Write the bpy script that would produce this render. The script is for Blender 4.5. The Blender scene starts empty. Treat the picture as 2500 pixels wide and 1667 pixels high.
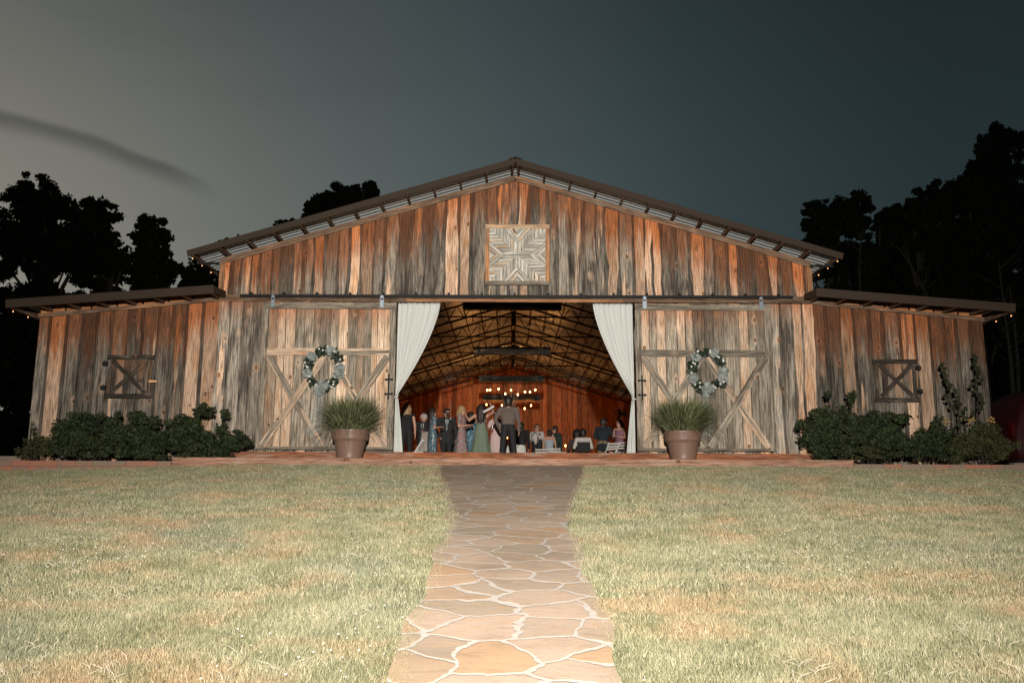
import bpy, math, random
import numpy as np
from mathutils import Vector, Matrix
R = math.radians
random.seed(7)
S = bpy.context.scene
COL = S.collection

# ------------------------------------------------------------------ camera
F = 2180.0; TH = math.atan(392 / 2180.0); RO = R(0.25)
CAM = np.array([0, -19.8, -1.1])
_f = np.array([0, math.cos(TH), math.sin(TH)]); _u0 = np.array([0, -math.sin(TH), math.cos(TH)]); _r0 = np.array([1., 0, 0])
_r = _r0 * math.cos(RO) + _u0 * math.sin(RO); _u = _u0 * math.cos(RO) - _r0 * math.sin(RO)
def at(px, py, Y):
    """survey point: where the sight line of a photo pixel meets the vertical plane at depth Y"""
    d = _f * F + _r * (px - 1250) - _u * (py - 833.5)
    p = CAM + d * ((Y - CAM[1]) / d[1])
    return Vector(p.tolist())
cd = bpy.data.cameras.new('camera'); cam = bpy.data.objects.new('camera', cd); COL.objects.link(cam)
cd.sensor_width = 36; cd.lens = F / 2500 * 36; cd.clip_end = 2000; cd.clip_start = .1
m = Matrix(((_r[0], _u[0], -_f[0]), (_r[1], _u[1], -_f[1]), (_r[2], _u[2], -_f[2])))
cam.matrix_world = Matrix.Translation(Vector(CAM.tolist())) @ m.to_4x4()
S.camera = cam
S.view_settings.view_transform = 'Standard'; S.view_settings.look = 'None'
S.view_settings.exposure = 0; S.view_settings.gamma = 1

# ------------------------------------------------------------------ node helpers
class NT:
    def __init__(s, nt): s.t = nt; s.n = nt.nodes; s.l = nt.links
    def new(s, ty, **k):
        n = s.n.new(ty)
        for a, b in k.items(): setattr(n, a, b)
        return n
    def put(s, sock, v):
        if isinstance(v, bpy.types.NodeSocket): s.l.new(v, sock)
        elif isinstance(v, (tuple, list)) and len(v) == 3 and sock.type == 'RGBA': sock.default_value = (*v, 1)
        else: sock.default_value = v
    def math(s, op, a, b=0.0, c=None, clamp=False):
        n = s.new('ShaderNodeMath', operation=op, use_clamp=clamp); s.put(n.inputs[0], a); s.put(n.inputs[1], b)
        if c is not None: s.put(n.inputs[2], c)
        return n.outputs[0]
    def vmul(s, v, k):
        n = s.new('ShaderNodeVectorMath', operation='MULTIPLY'); s.put(n.inputs[0], v); s.put(n.inputs[1], k); return n.outputs[0]
    def vadd(s, v, k):
        n = s.new('ShaderNodeVectorMath', operation='ADD'); s.put(n.inputs[0], v); s.put(n.inputs[1], k); return n.outputs[0]
    def noise(s, v, sc=1., det=3., rough=.5, dist=0., col=False):
        n = s.new('ShaderNodeTexNoise'); s.put(n.inputs['Vector'], v); n.inputs['Scale'].default_value = sc
        n.inputs['Detail'].default_value = det; n.inputs['Roughness'].default_value = rough; n.inputs['Distortion'].default_value = dist
        return n.outputs['Color'] if col else n.outputs['Fac']
    def ramp(s, f, a, b, lo=0., hi=1., smooth=True):
        n = s.new('ShaderNodeMapRange', clamp=True, interpolation_type='SMOOTHSTEP' if smooth else 'LINEAR')
        s.put(n.inputs[0], f); s.put(n.inputs[1], a); s.put(n.inputs[2], b); s.put(n.inputs[3], lo); s.put(n.inputs[4], hi)
        return n.outputs[0]
    def mix(s, f, a, b, mode='MIX'):
        n = s.new('ShaderNodeMix', data_type='RGBA', blend_type=mode, clamp_factor=True)
        s.put(n.inputs[0], f); s.put(n.inputs[6], a); s.put(n.inputs[7], b); return n.outputs[2]
    def comb(s, x, y, z):
        n = s.new('ShaderNodeCombineXYZ'); s.put(n.inputs[0], x); s.put(n.inputs[1], y); s.put(n.inputs[2], z); return n.outputs[0]
    def sep(s, v):
        n = s.new('ShaderNodeSeparateXYZ'); s.put(n.inputs[0], v); return n.outputs
def mat(name):
    m = bpy.data.materials.new(name); m.use_nodes = True; t = NT(m.node_tree); b = t.n['Principled BSDF']; return m, t, b
def simple(name, col, rough=.6, metal=0., spec=.5, var=.15, sc=8., bump=0., emit=0., trans=0., stretch=(1, 1, 1), sheen=0.):
    m, t, b = mat(name)
    co = t.vmul(t.new('ShaderNodeTexCoord').outputs['Object'], stretch)
    n = t.noise(co, sc, 4, .6)
    c = t.mix(n, tuple(x * (1 - var) for x in col), tuple(min(1, x * (1 + var)) for x in col))
    t.put(b.inputs['Base Color'], c); b.inputs['Roughness'].default_value = rough; b.inputs['Metallic'].default_value = metal
    b.inputs['Specular IOR Level'].default_value = spec
    if bump:
        bn = t.new('ShaderNodeBump'); bn.inputs['Strength'].default_value = bump; bn.inputs['Distance'].default_value = .01
        t.l.new(n, bn.inputs['Height']); t.l.new(bn.outputs[0], b.inputs['Normal'])
    if emit:
        b.inputs['Emission Color'].default_value = (*col, 1); b.inputs['Emission Strength'].default_value = emit
    if trans: b.inputs['Transmission Weight'].default_value = trans
    if sheen: b.inputs['Sheen Weight'].default_value = sheen
    return m
def wood(name, grey=(.285, .245, .196), dark=(.052, .042, .034), tan=(.66, .455, .315), orange=(.40, .115, .026), stain_len=.85, stain=1., light=1.):
    """weathered sawn board: UV u = across the board in m, v = metres from its top end; attribute bd = tone, seed, stain, shade"""
    m, t, b = mat(name)
    uv = t.new('ShaderNodeUVMap').outputs[0]; U, Vv, _ = t.sep(uv)
    at_ = t.new('ShaderNodeAttribute', attribute_name='bd'); rgb = t.sep(at_.outputs['Color']); tone, seed, st = rgb[0], rgb[1], rgb[2]; shade = at_.outputs['Alpha']
    sz = t.math('MULTIPLY', seed, 37.0)
    P = t.comb(U, Vv, sz)
    # knots
    vor = t.new('ShaderNodeTexVoronoi', voronoi_dimensions='3D'); t.put(vor.inputs['Vector'], t.vadd(t.vmul(t.comb(U, Vv, t.math('MULTIPLY', sz, 9.)), (3.6, 2.3, 1.)), t.vmul(t.noise(P, 6, 2, .5, col=True), (.12, .12, 0))))
    vor.inputs['Scale'].default_value = 1
    kd = vor.outputs['Distance']; kr = t.sep(vor.outputs['Color'])[0]
    kon = t.math('GREATER_THAN', kr, .35)
    knot = t.math('MULTIPLY', t.ramp(kd, .08, .14, 1, 0), kon)
    halo = t.math('MULTIPLY', t.ramp(kd, .12, .40, 1, 0), kon)
    # grain running along the board, bending round the knots
    warp = t.math('MULTIPLY', halo, .35)
    cath = t.noise(t.comb(t.math('MULTIPLY', U, 5.5), t.math('MULTIPLY', Vv, .55), sz), 1, 2, .5)
    ring = t.math('SINE', t.math('ADD', t.math('MULTIPLY', cath, 75.), t.math('MULTIPLY', kd, t.math('MULTIPLY', warp, 260.))))
    fine = t.noise(t.comb(t.math('MULTIPLY', U, 95.), t.math('MULTIPLY', Vv, 2.6), sz), 1, 4, .65)
    fine2 = t.noise(t.comb(t.math('MULTIPLY', U, 22.), t.math('MULTIPLY', Vv, .9), sz), 1, 5, .75)
    blot = t.noise(t.comb(t.math('MULTIPLY', U, 5.), t.math('MULTIPLY', Vv, 1.0), sz), 1, 4, .6)
    g = t.ramp(t.math('ADD', t.math('MULTIPLY', fine2, .65), t.math('MULTIPLY', blot, .45)), .44, .64)
    cg = t.mix(g, dark, grey)
    cg = t.mix(t.ramp(t.noise(t.vmul(P, (9, 1.3, 1)), 1, 3, .6), .5, .72), cg, t.mix(.5, cg, (.34, .29, .225)))
    # fresh sapwood heart with a live wavy outline
    edge = t.noise(t.comb(t.math('MULTIPLY', U, 7.5), t.math('MULTIPLY', Vv, .38), sz), 1, 3, .55)
    tm = t.ramp(t.math('ADD', edge, t.math('MULTIPLY', t.math('SUBTRACT', tone, .5), .85)), .485, .525)
    tm = t.math('MAXIMUM', tm, t.math('MULTIPLY', halo, .5))
    ct = t.mix(t.ramp(t.math('ADD', blot, t.math('MULTIPLY', fine2, .5)), .5, 1.0), tan, tuple(x * k for x, k in zip(tan, (.62, .55, .5))))
    ct = t.mix(t.ramp(t.noise(t.vmul(P, (4, .8, 1)), 1.3, 2, .5), .52, .7, 0, .55), ct, (.46, .21, .075))
    c = t.mix(tm, cg, ct)
    # unweathered orange-red wood under the eaves, reaching down in tongues
    tongue = t.noise(t.comb(t.math('MULTIPLY', U, 14.), t.math('MULTIPLY', Vv, .9), sz), 1, 4, .65)
    lim = t.math('MULTIPLY', t.math('MULTIPLY', t.math('ADD', tongue, -.12), st), stain_len * 2.4)
    sm = t.math('MULTIPLY', t.ramp(t.math('SUBTRACT', lim, Vv), -.45, .35), stain)
    so = t.mix(t.ramp(t.math('SUBTRACT', lim, Vv), -.1, .6), t.mix(.45, orange, tan), orange)
    so = t.mix(t.math('MULTIPLY', t.math('SUBTRACT', 1., tm), .68), so, (.10, .045, .022))
    c = t.mix(t.math('MULTIPLY', sm, .92), c, so)
    # ring lines, fine dark checks, knots
    c = t.mix(t.math('MULTIPLY', t.ramp(ring, .55, .95), t.math('ADD', .22, t.math('MULTIPLY', halo, .3))), c, t.mix(.6, c, (.05, .03, .02)))
    c = t.mix(t.ramp(fine, .40, .54, .9, 0), c, t.mix(.75, c, (.03, .025, .02)))
    c = t.mix(t.ramp(fine, .56, .72, 0, .25), c, (.5, .43, .35))
    kc = t.mix(t.ramp(kd, .03, .09), (.30, .14, .055), (.055, .022, .012))
    c = t.mix(knot, c, kc)
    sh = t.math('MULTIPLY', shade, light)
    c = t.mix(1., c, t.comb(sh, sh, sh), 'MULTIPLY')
    t.put(b.inputs['Base Color'], c); b.inputs['Roughness'].default_value = .82; b.inputs['Specular IOR Level'].default_value = .18
    bn = t.new('ShaderNodeBump'); bn.inputs['Strength'].default_value = .55; bn.inputs['Distance'].default_value = .006
    h = t.math('ADD', t.math('ADD', fine, t.math('MULTIPLY', ring, .12)), t.math('MULTIPLY', knot, .5))
    t.l.new(h, bn.inputs['Height']); t.l.new(bn.outputs[0], b.inputs['Normal'])
    return m

M = {}
M['siding'] = wood('weathered siding', light=1.06)
M['door'] = wood('weathered door boards', grey=(.335, .285, .22), dark=(.105, .085, .062), tan=(.64, .48, .345), stain_len=.32, light=1.1)
M['trim'] = wood('weathered trim', grey=(.20, .17, .135), dark=(.085, .07, .058), tan=(.46, .32, .2), stain=0)
M['rake'] = wood('brown rake trim', grey=(.22, .135, .082), dark=(.11, .06, .035), tan=(.40, .20, .10), stain=0)
M['soffit'] = wood('orange blocking', grey=(.32, .12, .04), dark=(.17, .06, .02), tan=(.46, .19, .07), stain=0)
M['shutter'] = wood('dark shutter frame', grey=(.026, .019, .014), dark=(.012, .009, .007), tan=(.05, .032, .02), stain=0)
M['white_wood'] = wood('whitewashed lath', grey=(.58, .55, .48), dark=(.42, .385, .33), tan=(.62, .52, .40), stain=0)
M['step'] = wood('redwood timber', grey=(.36, .20, .135), dark=(.28, .14, .088), tan=(.40, .24, .165), stain=0)
M['step_red'] = wood('deep red timber', grey=(.32, .11, .045), dark=(.20, .062, .026), tan=(.36, .14, .058), stain=0)
M['inner'] = wood('new pine panelling', grey=(.66, .165, .042), dark=(.38, .08, .02), tan=(.74, .22, .06), stain=0)
M['beam'] = wood('dark stained beam', grey=(.022, .014, .009), dark=(.01, .007, .005), tan=(.035, .022, .014), stain=0)
M['purlin'] = wood('purlin', grey=(.17, .085, .045), dark=(.09, .04, .02), tan=(.24, .12, .06), stain=0)
M['fascia'] = simple('bronze fascia', (.030, .020, .013), .6, 0, .15, .1, 3)
M['sheet'] = simple('galvalume sheet', (.56, .58, .57), .34, .5, .5, .12, 5)
M['steel'] = simple('dark steel', (.007, .006, .005), .7, .0, .2)
M['black'] = simple('black iron', (.006, .006, .006), .6, 0, .2, .3, 20)
M['zinc'] = simple('zinc hanger', (.22, .26, .29), .4, .6)
M['curtain'] = None
M['pot'] = simple('brown pot', (.16, .095, .07), .38, 0, .4, .12, 6)
M['leaf'] = None
M['concrete'] = simple('concrete', (.30, .28, .25), .85, 0, .3, .2, 3)
M['mulch'] = simple('red mulch', (.16, .035, .018), .9, 0, .2, .7, 40, 1.)
M['skin'] = simple('skin', (.50, .27, .185), .5, 0, .4, .08, 6)
M['skin2'] = simple('deep skin', (.13, .065, .04), .5, 0, .4, .08, 6)
M['white'] = simple('white cloth', (.62, .60, .56), .8, 0, .2, .06, 6, .3)
M['whitepaint'] = simple('white painted wood', (.66, .64, .6), .45)
M['wire'] = simple('black wire', (.01, .01, .01), .5)
M['warm_bulb'] = simple('lit warm bulb', (1., .46, .14), .3, emit=16., var=0)
M['eave_bulb'] = simple('small lit bulb', (1., .42, .16), .3, emit=2.6, var=0)
M['dead_bulb'] = simple('clear unlit bulb', (.30, .15, .07), .2, 0, .4)
M['flame'] = simple('candle flame', (1., .45, .12), .3, emit=22., var=0)
M['twig'] = simple('dry twig', (.42, .3, .18), .7)

m, t, b = mat('sheer white curtain'); M['curtain'] = m
n = t.noise(t.vmul(t.new('ShaderNodeUVMap').outputs[0], (130, 2.5, 1)), 1, 3, .6)
t.put(b.inputs['Base Color'], t.mix(n, (.36, .37, .35), (.57, .58, .55))); b.inputs['Roughness'].default_value = .85; b.inputs['Specular IOR Level'].default_value = .1
def leafmat(name, a, c, rough=.45, spec=.4, tr=.0, sc=3.):
    m, t, b = mat(name)
    at_ = t.new('ShaderNodeAttribute', attribute_name='bd'); r = t.sep(at_.outputs['Color'])
    col = t.mix(r[0], a, c)
    co = t.noise(t.new('ShaderNodeTexCoord').outputs['Object'], sc, 2, .5)
    col = t.mix(t.ramp(co, .35, .65, .35, 0), col, tuple(x * .45 for x in a))
    t.put(b.inputs['Base Color'], col); b.inputs['Roughness'].default_value = rough; b.inputs['Specular IOR Level'].default_value = spec
    return m
M['leaf'] = leafmat('shrub leaf', (.010, .016, .007), (.044, .056, .024), .6, .12)
M['leaf2'] = leafmat('olive shrub leaf', (.02, .026, .010), (.07, .072, .03), .6, .12)
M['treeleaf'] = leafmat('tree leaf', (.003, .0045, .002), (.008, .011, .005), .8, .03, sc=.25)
M['bark'] = simple('bark', (.022, .018, .014), .9, 0, .1, .5, 10, .8, stretch=(1, 1, .2))
M['palebark'] = simple('pale bark', (.011, .0095, .008), .9, 0, .1, .6, 3, .5, stretch=(1, 1, .2))
M['spiky'] = leafmat('fern blade', (.035, .048, .018), (.20, .205, .10), .5, .25, sc=6)
M['wleaf'] = leafmat('wreath leaf', (.008, .014, .010), (.06, .085, .055), .45, .3)
M['flower'] = simple('white petal', (.62, .6, .54), .7)
M['blossom'] = simple('yellow blossom', (.30, .17, .05), .8)
m, t, b = mat('pale tulle'); M['tulle'] = m
n = t.noise(t.vmul(t.new('ShaderNodeTexCoord').outputs['Object'], (6, 6, 40)), 2, 3, .6)
t.put(b.inputs['Base Color'], t.mix(n, (.17, .19, .18), (.42, .45, .42))); b.inputs['Roughness'].default_value = .9
t.put(b.inputs['Alpha'], t.ramp(n, .3, .65, .55, .95))
m, t, b = mat('sheer ribbon'); M['ribbon'] = m
n = t.noise(t.vmul(t.new('ShaderNodeTexCoord').outputs['Object'], (45, 6, 3)), 1, 3, .6)
t.put(b.inputs['Base Color'], t.mix(n, (.36, .38, .36), (.6, .62, .6))); b.inputs['Roughness'].default_value = .9
t.put(b.inputs['Alpha'], t.ramp(n, .3, .7, .10, .38))

# ------------------------------------------------------------------ mesh builder
BD0 = (.3, .5, 0, 1)
class MB:
    def __init__(s): s.v = []; s.f = []; s.uv = []; s.c = []
    def face(s, idx, uv=None, c=BD0):
        s.f.append(idx); s.uv.append(uv or [(0, 0)] * len(idx)); s.c.append(c)
    def add(s, vs): n = len(s.v); s.v.extend([tuple(q) for q in vs]); return n
    def build(s, name, material, parent=None, smooth=False, col=True):
        me = bpy.data.meshes.new(name); me.from_pydata(s.v, [], s.f); me.update()
        uvl = me.uv_layers.new(name='UVMap'); flat = [k for fu in s.uv for q in fu for k in q]; uvl.data.foreach_set('uv', flat)
        a = me.color_attributes.new('bd', 'FLOAT_COLOR', 'CORNER'); cf = [k for fc, c in zip(s.f, s.c) for _ in fc for k in c]; a.data.foreach_set('color', cf)
        if smooth: me.polygons.foreach_set('use_smooth', [True] * len(s.f))
        o = bpy.data.objects.new(name, me); COL.objects.link(o); me.materials.append(material)
        if parent is not None: o.parent = parent
        return o
    # oriented timber from p0 to p1; w across, t through; nrm = direction the wide face looks
    def timber(s, p0, p1, w, th, nrm=(0, -1, 0), tone=None, stain=0., shade=None, bevel=0):
        p0 = Vector(p0); p1 = Vector(p1); d = p1 - p0; L = d.length; d.normalize(); n = Vector(nrm); n = (n - d * n.dot(d)).normalized(); a = d.cross(n).normalized()
        c = (random.random() if tone is None else tone, random.random(), stain, random.uniform(.85, 1.1) if shade is None else shade)
        i = s.add([p0 + a * (x * w / 2) + n * (y * th / 2) for x, y in ((-1, -1), (1, -1), (1, 1), (-1, 1))] + [p1 + a * (x * w / 2) + n * (y * th / 2) for x, y in ((-1, -1), (1, -1), (1, 1), (-1, 1))])
        off = random.random() * 5 + 5
        for k, wd in ((0, w), (1, th), (2, w), (3, th)):
            j = (k + 1) % 4; s.face([i + k, i + j, i + 4 + j, i + 4 + k][::-1], [(0, off), (wd, off), (wd, off + L), (0, off + L)][::-1], c)
        s.face([i, i + 1, i + 2, i + 3], [(0, 0), (w, 0), (w, th), (0, th)], c); s.face([i + 7, i + 6, i + 5, i + 4], [(0, 0), (w, 0), (w, th), (0, th)], c)
    def box(s, x0, x1, y0, y1, z0, z1, **k):
        # long side decides grain
        dx, dy, dz = x1 - x0, y1 - y0, z1 - z0; xc, yc, zc = (x0 + x1) / 2, (y0 + y1) / 2, (z0 + z1) / 2
        if dx >= dy and dx >= dz: s.timber((x0, yc, zc), (x1, yc, zc), dz, dy, (0, -1, 0), **k)
        elif dz >= dy: s.timber((xc, yc, z1), (xc, yc, z0), dx, dy, (0, -1, 0), **k)
        else: s.timber((xc, y0, zc), (xc, y1, zc), dz, dx, (1, 0, 0), **k)
    def tube(s, pts, rads, seg=8, cap=True, c=BD0):
        pts = [Vector(p) for p in pts]
        if not isinstance(rads, (list, tuple)): rads = [rads] * len(pts)
        rings = []
        ref = Vector((0, 0, 1)) if abs((pts[-1] - pts[0]).normalized().z) < .9 else Vector((1, 0, 0))
        for k, p in enumerate(pts):
            d = (pts[min(k + 1, len(pts) - 1)] - pts[max(k - 1, 0)]).normalized(); a = d.cross(ref).normalized(); bb = a.cross(d)
            rings.append(s.add([p + (a * math.cos(q * 2 * math.pi / seg) + bb * math.sin(q * 2 * math.pi / seg)) * rads[k] for q in range(seg)]))
        for k in range(len(pts) - 1):
            for q in range(seg): s.face([rings[k] + q, rings[k] + (q + 1) % seg, rings[k + 1] + (q + 1) % seg, rings[k + 1] + q], None, c)
        if cap: s.face([rings[0] + q for q in range(seg)][::-1], None, c); s.face([rings[-1] + q for q in range(seg)], None, c)
    def lathe(s, prof, cx=0, cy=0, seg=24, c=BD0, wob=None):
        rings = []
        for r, z in prof:
            rings.append(s.add([(cx + r * (1 + (wob(q, z) if wob else 0)) * math.cos(q * 2 * math.pi / seg), cy + r * (1 + (wob(q, z) if wob else 0)) * math.sin(q * 2 * math.pi / seg), z) for q in range(seg)]))
        for k in range(len(prof) - 1):
            for q in range(seg): s.face([rings[k] + q, rings[k] + (q + 1) % seg, rings[k + 1] + (q + 1) % seg, rings[k + 1] + q], None, c)
        s.face([rings[0] + q for q in range(seg)][::-1], None, c); s.face([rings[-1] + q for q in range(seg)], None, c)
    def ball(s, p, r, seg=10, rows=6, sq=(1, 1, 1), c=BD0, rough=0):
        p = Vector(p); prev = None
        top = s.add([p + Vector((0, 0, r * sq[2]))])
        for i in range(1, rows):
            th = math.pi * i / rows
            ring = s.add([p + Vector((math.sin(th) * math.cos(q * 2 * math.pi / seg) * sq[0], math.sin(th) * math.sin(q * 2 * math.pi / seg) * sq[1], math.cos(th) * sq[2])) * r * (1 + random.uniform(-rough, rough)) for q in range(seg)])
            for q in range(seg):
                j = (q + 1) % seg
                if prev is None: s.face([top, ring + q, ring + j], None, c)
                else: s.face([prev + q, ring + q, ring + j, prev + j], None, c)
            prev = ring
        bot = s.add([p - Vector((0, 0, r * sq[2]))])
        for q in range(seg): s.face([prev + q, bot, prev + (q + 1) % seg], None, c)
def tag(o, label=None, cat=None, group=None, kind=None):
    if label: o['label'] = label
    if cat: o['category'] = cat
    if group: o['group'] = group
    if kind: o['kind'] = kind
    return o
def thing(name, label, cat, loc=(0, 0, 0), rz=0, group=None):
    o = bpy.data.objects.new(name, None); o.empty_display_size = .2; COL.objects.link(o); o.location = loc; o.rotation_euler = (0, 0, rz)
    return tag(o, label, cat, group)
def copy_tree(o, parent=None):
    c = o.copy(); COL.objects.link(c)
    if parent is not None: c.parent = parent
    for ch in list(o.children): copy_tree(ch, c)
    return c

# vertical siding between x0 and x1 on the plane y (facing -y); boards lapped over recessed ones
def siding(mb, x0, x1, top, bot, y, wr=(.17, .29), gr=(.03, .10), live=.012, tonef=None, stain=1., xf=None, shade=1., backtone=.15, rowh=.35, seed=0):
    rnd = random.Random(seed * 77 + 5)
    xf = xf or (lambda x, yy, z: (x, yy, z))
    def board(a, b2, yy, th, tone, lv, sh):
        sd = rnd.random(); c = (tone, sd, stain * rnd.uniform(.55, 1.25), sh)
        H = max(top(a) - bot(a), top(b2) - bot(b2)); nr = max(2, int(H / rowh)) if lv else 1
        ph = [rnd.uniform(0, 6.28) for _ in range(6)]
        rows = []
        for k in range(nr + 1):
            q = k / nr
            za = bot(a) + (top(a) - bot(a)) * q; zb = bot(b2) + (top(b2) - bot(b2)) * q
            oa = lv * (math.sin(za * 1.9 + ph[0]) + .6 * math.sin(za * 4.7 + ph[1]) + .4 * math.sin(za * 9 + ph[2])) if lv else 0
            ob = lv * (math.sin(zb * 2.1 + ph[3]) + .6 * math.sin(zb * 4.1 + ph[4]) + .4 * math.sin(zb * 8.3 + ph[5])) if lv else 0
            i = mb.add([xf(a + oa, yy, za), xf(b2 + ob, yy, zb), xf(b2 + ob, yy + th, zb), xf(a + oa, yy + th, za)])
            ta = top(a) - za; tb = top(b2) - zb; w = b2 - a
            rows.append((i, [(0 + oa, ta), (w + ob, tb), (w + ob + .02, tb), (oa - .02, ta)]))
        for (i, ua), (j, ub) in zip(rows, rows[1:]):
            mb.face([i, i + 1, j + 1, j], [ua[0], ua[1], ub[1], ub[0]], c)
            mb.face([i + 1, i + 2, j + 2, j + 1], [ua[1], ua[2], ub[2], ub[1]], c)
            mb.face([i + 3, i, j, j + 3], [ua[3], ua[0], ub[0], ub[3]], c)
        i = rows[0][0]; mb.face([i + 3, i + 2, i + 1, i], [(0, 9)] * 4, c)
        i = rows[-1][0]; mb.face([i, i + 1, i + 2, i + 3], [(0, 9)] * 4, c)
    x = x0
    while x < x1 - .04:   # recessed boards behind
        w = min(.34, x1 - x); board(x, x + w - .004, y, .022, backtone, 0, shade * rnd.uniform(.4, .6)); x += w
    x = x0
    while x < x1 - .05:
        w = rnd.uniform(*wr); g = rnd.uniform(*gr)
        if x + w + .12 > x1: w = x1 - x
        tn = tonef((x + w / 2)) if tonef else rnd.choice((.08, .2, .3, .42, .55, .75))
        board(x, min(x + w, x1), y - rnd.uniform(.024, .034), .023, tn, live * rnd.uniform(.2, 1.6), shade * rnd.choice((.55, .72, .85, .95, 1.05, 1.15, 1.28))); x += w + g

rt = random.Random(3)
# ------------------------------------------------------------------ ground, path
def gz(x, y):
    z = -2.72 + .127 * (y + 19.8)
    if y > -1.35: z = -2.72 + .127 * 18.45
    k = max(0., min(1., (y + 16) / 14.6))
    z -= k * (.019 * max(0, -x - 5.2) * 1.6 + .009 * max(0, x - 6))
    z += .018 * math.sin(x * .7 + y * .35) * math.sin(y * .5 + 1) * (1 if y < -2.2 else 0)
    return z
mb = MB(); xs = [-150, -80, -45, -28] + [x * .8 for x in range(-26, 27)] + [28, 45, 80, 150]; ys = [-90, -50, -32] + [-24 + .6 * k for k in range(39)] + [0, 6, 14, 26, 40, 60, 100, 220]
def gz2(x, y): return gz(max(-22, min(22, x)), max(-30, y)) + (0 if y < 30 else (y - 30) * .03)
for yy in ys:
    for xx in xs: mb.v.append((xx, yy, gz2(xx, yy)))
nx = len(xs)
for j in range(len(ys) - 1):
    for i in range(nx - 1): mb.face([j * nx + i, j * nx + i + 1, (j + 1) * nx + i + 1, (j + 1) * nx + i])
m, t, b = mat('lawn'); M['lawn'] = m
co = t.new('ShaderNodeTexCoord').outputs['Object']
def lawncol(t, co, k=1.):
    a = t.noise(co, .55, 4, .6); bb = t.noise(t.vadd(co, (31, 7, 0)), .8, 5, .65); cc = t.noise(co, 2.3, 3, .6)
    g = t.mix(t.ramp(cc, .35, .65), (.15 * k, .153 * k, .086 * k), (.228 * k, .222 * k, .138 * k))
    g = t.mix(t.ramp(a, .50, .70, 0, .7), g, (.145 * k, .155 * k, .11 * k))
    g = t.mix(t.ramp(t.math('ADD', bb, t.math('MULTIPLY', t.math('SUBTRACT', cc, .5), .35)), .45, .70, 0, .55), g, (.29 * k, .165 * k, .09 * k))
    return g
t.put(b.inputs['Base Color'], t.mix(t.noise(co, 60, 3, .7), lawncol(t, co, .5), lawncol(t, co, 1.0))); b.inputs['Roughness'].default_value = 1; b.inputs['Specular IOR Level'].default_value = .05
ground = mb.build('ground', M['lawn']); tag(ground, 'sloping ground carrying the lawn', None, None, 'structure')

PW = [(0, 1.25), (4.6, 1.24), (5.4, 1.30), (6.5, 1.33), (8, 1.35), (9.4, 1.40), (10.6, 1.42), (11.8, 1.58), (13.2, 1.95), (15, 2.32), (16.5, 2.75), (18.5, 3.02)]
def pathw(d):
    for (a, wa), (b_, wb) in zip(PW, PW[1:]):
        if a <= d <= b_: return wa + (wb - wa) * (d - a) / (b_ - a)
    return 1.25
def pedge(y, s):
    d = y + 19.8
    return .03 + s * pathw(d) / 2 + .03 * math.sin(y * 2.3 + s) + .02 * math.sin(y * 5.1 + s * 2) - .05
mb = MB(); rows = []
y = -24.
while y <= -1.31:
    l, r_ = pedge(y, -1), pedge(y, 1); n = 8
    rows.append(mb.add([(l + (r_ - l) * k / n, y, gz(l + (r_ - l) * k / n, y) + .022) for k in range(n + 1)])); y += .15
for a, b_ in zip(rows, rows[1:]):
    for k in range(8): mb.face([a + k, a + k + 1, b_ + k + 1, b_ + k])
m, t, b = mat('flagstone'); M['flag'] = m
co = t.new('ShaderNodeTexCoord').outputs['Object']
w = t.vadd(co, t.vmul(t.vadd(t.noise(co, 2.2, 3, .55, col=True), (-.5, -.5, -.5)), (.34, .30, 0)))
w = t.vmul(w, (2.0, 2.45, 0))
v1 = t.new('ShaderNodeTexVoronoi', voronoi_dimensions='2D', feature='DISTANCE_TO_EDGE'); t.put(v1.inputs['Vector'], w); v1.inputs['Scale'].default_value = 1
v2 = t.new('ShaderNodeTexVoronoi', voronoi_dimensions='2D', feature='F1'); t.put(v2.inputs['Vector'], w); v2.inputs['Scale'].default_value = 1
ch = t.sep(v2.outputs['Color'])
ed = t.math('ADD', v1.outputs['Distance'], t.math('MULTIPLY', t.math('SUBTRACT', t.noise(co, 26, 3, .6), .5), .03))
mw = t.math('MULTIPLY', t.ramp(t.noise(co, 1.7, 2, .5), .35, .7, .018, .05), 1.)
stone = t.ramp(ed, mw, t.math('ADD', mw, .022))
sc = t.mix(t.ramp(ch[0], .15, .6), (.39, .305, .235), (.51, .385, .30))
sc = t.mix(t.ramp(ch[1], .72, .86), sc, (.52, .33, .20))
sc = t.mix(t.ramp(ch[2], .7, .9, 0, .5), sc, (.33, .285, .22))
sc = t.mix(t.ramp(t.noise(co, .9, 4, .65), .42, .68, 0, .5), sc, (.24, .18, .12))
st1 = t.noise(t.vmul(co, (3, 11, 1)), 1.2, 5, .65, 1.2)
sc = t.mix(t.ramp(st1, .5, .72, 0, .55), sc, (.50, .31, .165)); sc = t.mix(t.ramp(st1, .48, .30, 0, .4), sc, (.20, .15, .10))
sc = t.mix(t.noise(co, 55, 4, .7), t.mix(.45, sc, (.1, .08, .06)), sc)
sc = t.mix(t.ramp(t.noise(t.vmul(co, (1, 3, 1)), 5, 5, .7, 1.5), .5, .75, 0, .45), sc, (.55, .34, .2))
mo = t.mix(t.noise(co, 14, 4, .6), (.34, .30, .265), (.54, .49, .44))
t.put(b.inputs['Base Color'], t.mix(stone, mo, sc)); b.inputs['Roughness'].default_value = .8; b.inputs['Specular IOR Level'].default_value = .25
bn = t.new('ShaderNodeBump'); bn.inputs['Strength'].default_value = .5; bn.inputs['Distance'].default_value = .012
t.l.new(t.math('ADD', stone, t.math('MULTIPLY', st1, .3)), bn.inputs['Height']); t.l.new(bn.outputs[0], b.inputs['Normal'])
o = mb.build('path', M['flag'], smooth=True); tag(o, 'flagstone path with pale mortar leading up to the barn', None, None, 'structure')

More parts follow.
